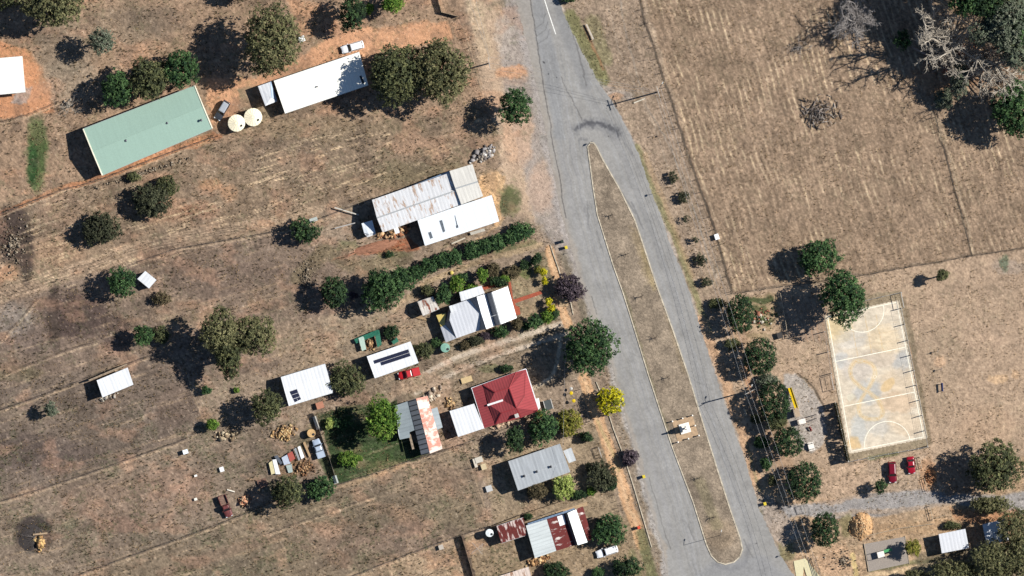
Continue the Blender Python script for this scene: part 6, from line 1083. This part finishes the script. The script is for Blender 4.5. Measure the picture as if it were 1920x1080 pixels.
for a in [('white box sitting in the dry yard near the offcuts', 348,847,1.1,.9,1.0,(240,248,252)),('small white box in the open bottom left yard', 416,880,.9,1.0,.4,(240,240,236)),('tiny white crate below the small white box', 367,892,.6,.4,.25,(240,236,226)),('white bucket beside the wheel tracks', 367,936,.6,.5,.35,(240,236,220)),('white beehive box on the paddock fence', 1344,444,.9,1.2,.8,(250,250,250)),('white stump box behind the dark tree west of the hall', 588,412,1.7,.8,.4,(206,214,206)),
          ('square terracotta planter south of the workshop', 600,760,1.6,1.4,.8,(206,140,110)),('white crate beside the grey cottage yard fence', 898,862,1.6,1.2,.6,(232,224,206)),('tall cream crate left of the cottage crate', 891,868,.6,1.9,.5,(240,228,206)),('pale box at the end of the cottage yard clutter', 907,875,1.1,1.2,.5,(236,214,170)),('white lattice frame in the shade of the grey cottage', 917,916,1.3,1.3,.5,(220,220,216)),('small white chest by the bottom fence', 827,1026,1.0,1.0,.6,(214,202,186)),
          ('white trough at the end of the timber garden fence', 629,899,.9,1.7,.5,(206,216,210)),('timber pallet in the yard north of the red roofed house', 875,712,2.4,1.2,.25,(234,204,150)),('white machine under the gum shade by the house', 566,73,1.3,1.2,.8,(240,240,236)),('white water trough beside the garden fence corner', 593,793,.7,3.0,.5,(214,212,204)),('dark compost box beside the garden bed', 1462,629,1.1,1.3,.8,(66,60,56)),
          ('rusty trailer frame in the long grass north of the junk yard', 492,906,2.0,1.8,.3,(130,96,78))]:
    l_, x_, y_, w_, d_, h_, c_ = a; t = empty('storage_box', l_, 'box', W(x_, y_), math.radians(18)); m = MB(); m.box((0, 0, h_/2-.02), (w_, d_, h_), 0, .96); m.build('body', M('box_%d_%d_%d' % c_, c_, .6, var=.08), t); m = MB(); m.box((0, 0, h_+.0), (w_+.06, d_+.06, .07)); m.build('lid', M('box_%d_%d_%d' % c_, c_, .6), t)
# trampoline-like dark framed bed, tarpaulins, clothes hoist, garden wheels
t = empty('raised_bed', 'dark framed rectangular bed on the lawn by the red roofed house', 'garden bed', W(1028,759), math.radians(16)); m = MB(); m.box((0, 0, .45), (1.5, 2.1, .06)); m.build('cover', M('dark_mesh', (84,92,92), .8), t)
for s_ in (-1, 1): m = MB(); m.box((s_*.85, 0, .5), (.16, 2.3, .12)); m.build('rail', FR, t); m = MB(); m.box((s_*.7, -.9, .22), (.07, .07, .44)); m.build('leg', DK, t); m = MB(); m.box((s_*.7, .9, .22), (.07, .07, .44)); m.build('leg', DK, t)
TG = M('green_tarpaulin', (44,128,100), .6, var=.25, bump=.5)
sheet('green tarpaulin draped along the north of the firewood bay', [(664,636),(708,618),(712,626),(668,644)], (.8,1.4,1.5,.7), TG, 'tarpaulin', 'tarpaulin'); sheet('narrow green tarpaulin on the east of the firewood bay', [(702,622),(711,618),(716,646),(708,652)], (1.2,1.2,.9,.9), TG, 'tarpaulin', 'tarpaulin'); sheet('small crumpled green tarpaulin beside the solar shed', [(734,640),(744,632),(748,640),(738,646)], .7, TG, 'tarpaulin', 'tarpaulin'); sheet('pale mint sheet covering the firewood bay', [(672,634),(682,630),(687,655),(679,658)], 1.0, SC('mint', (206,232,214)))
heap('logs stacked in the open firewood bay', 694,644,9,12,60,.4,[(226,190,140),(190,150,110),(150,116,84)],.6,31); t = empty('toy_windmill', 'yellow flower shaped ornaments on the front lawn', 'ornament', W(1071,737))
m = MB(); m.tube([(0, 0, -.1), (0, 0, 1.3)], .04); m.tube([(0, 0, 1.2), (.6, -1.6, 1.2)], .03); m.build('stand', STL, t)
for q in ((0, 0), (.55, -1.7)): m = MB(); m.lathe((q[0], q[1], 1.15), [(.1, 0), (.42, .06), (.3, .14), (.05, .16)], 10); m.build('yellow_head', YS, t)
m = MB(); m.lathe((0, 1.0, .9), [(.1, 0), (.35, .06), (.05, .2)], 10); m.build('white_head', FR, t)
for l_, x_, y_, a_, n_ in [('clothes hoist in the dry back yard at the bottom', 895,1028,40,2)]:
    t = empty('clothes_hoist', l_, 'clothes line', W(x_, y_), math.radians(a_)); m = MB(); m.tube([(0, 0, -.1), (0, 0, 1.9)], .04); m.build('post', STL, t)
    for k in range(4): m = MB(); a = k*math.pi/2; m.tube([(0, 0, 1.8), (math.cos(a)*1.7, math.sin(a)*1.7, 2.0)], .03); m.build('arm', WI, t)
    m = MB()
    for r_ in (.8, 1.2, 1.6): m.tube([(r_*math.cos(k*math.pi/2), r_*math.sin(k*math.pi/2), 1.95) for k in range(5)], .012, 3, False)
    m.build('line', WI, t)
for l_, q, h_, c_ in [('long concrete culvert slab in the verge ditch', [(1098,46),(1101,45),(1114,73),(1111,75)], .5, (220,206,186)), ('brown timber sleeper lying by the paddock fence', [(1232,254),(1240,252),(1241,255),(1233,257)], .3, (150,126,104)),
                      ('long white pipe lying across the yard behind the hall', [(627,390),(628,388),(673,402),(672,404)], .7, (226,220,206)), ('bent aerial pole across the back yard of the hall', [(628,429),(628,427),(666,417),(666,419)], .7, (200,196,190)), ('cream plank lying along the annex south wall', [(846,456),(872,445),(873,447),(848,458)], .3, (234,222,200)), ('pale window frame leaning by the annex', [(881,436),(908,428),(910,433),(883,441)], .5, (216,210,196)),
                      ('short white plank in the bottom left yard', [(426,917),(440,921),(440,923),(426,919)], .2, (240,232,214)), ('bleached log beside the bonfire', [(62,1001),(89,998),(89,1001),(62,1004)], .4, (206,176,140)), ('white strip of edging beside the tall double arm pole', [(1188,192),(1209,184),(1210,185.5),(1189,194)], .2, (236,226,204)), ('pale board on the track beside the purple flowers', [(812,604),(770,594),(772,590),(792,594)], .1, (190,160,120))]:
    tag(slab('board' if 'pipe' not in l_ else 'pipe', q, h_, M('b_%d_%d' % (c_[0], c_[2]), c_, .8), z0=h_-.12), l_, 'board')
m = MB(); m.lathe(W(847,511.5), [(.4, -.1), (.42, .35), (.2, .5)], 14); tag(m.build('yellow_tub', M('yellow_tub', (236,214,110), .5)), 'yellow tub on the grass track beside the hedge', 'tub')
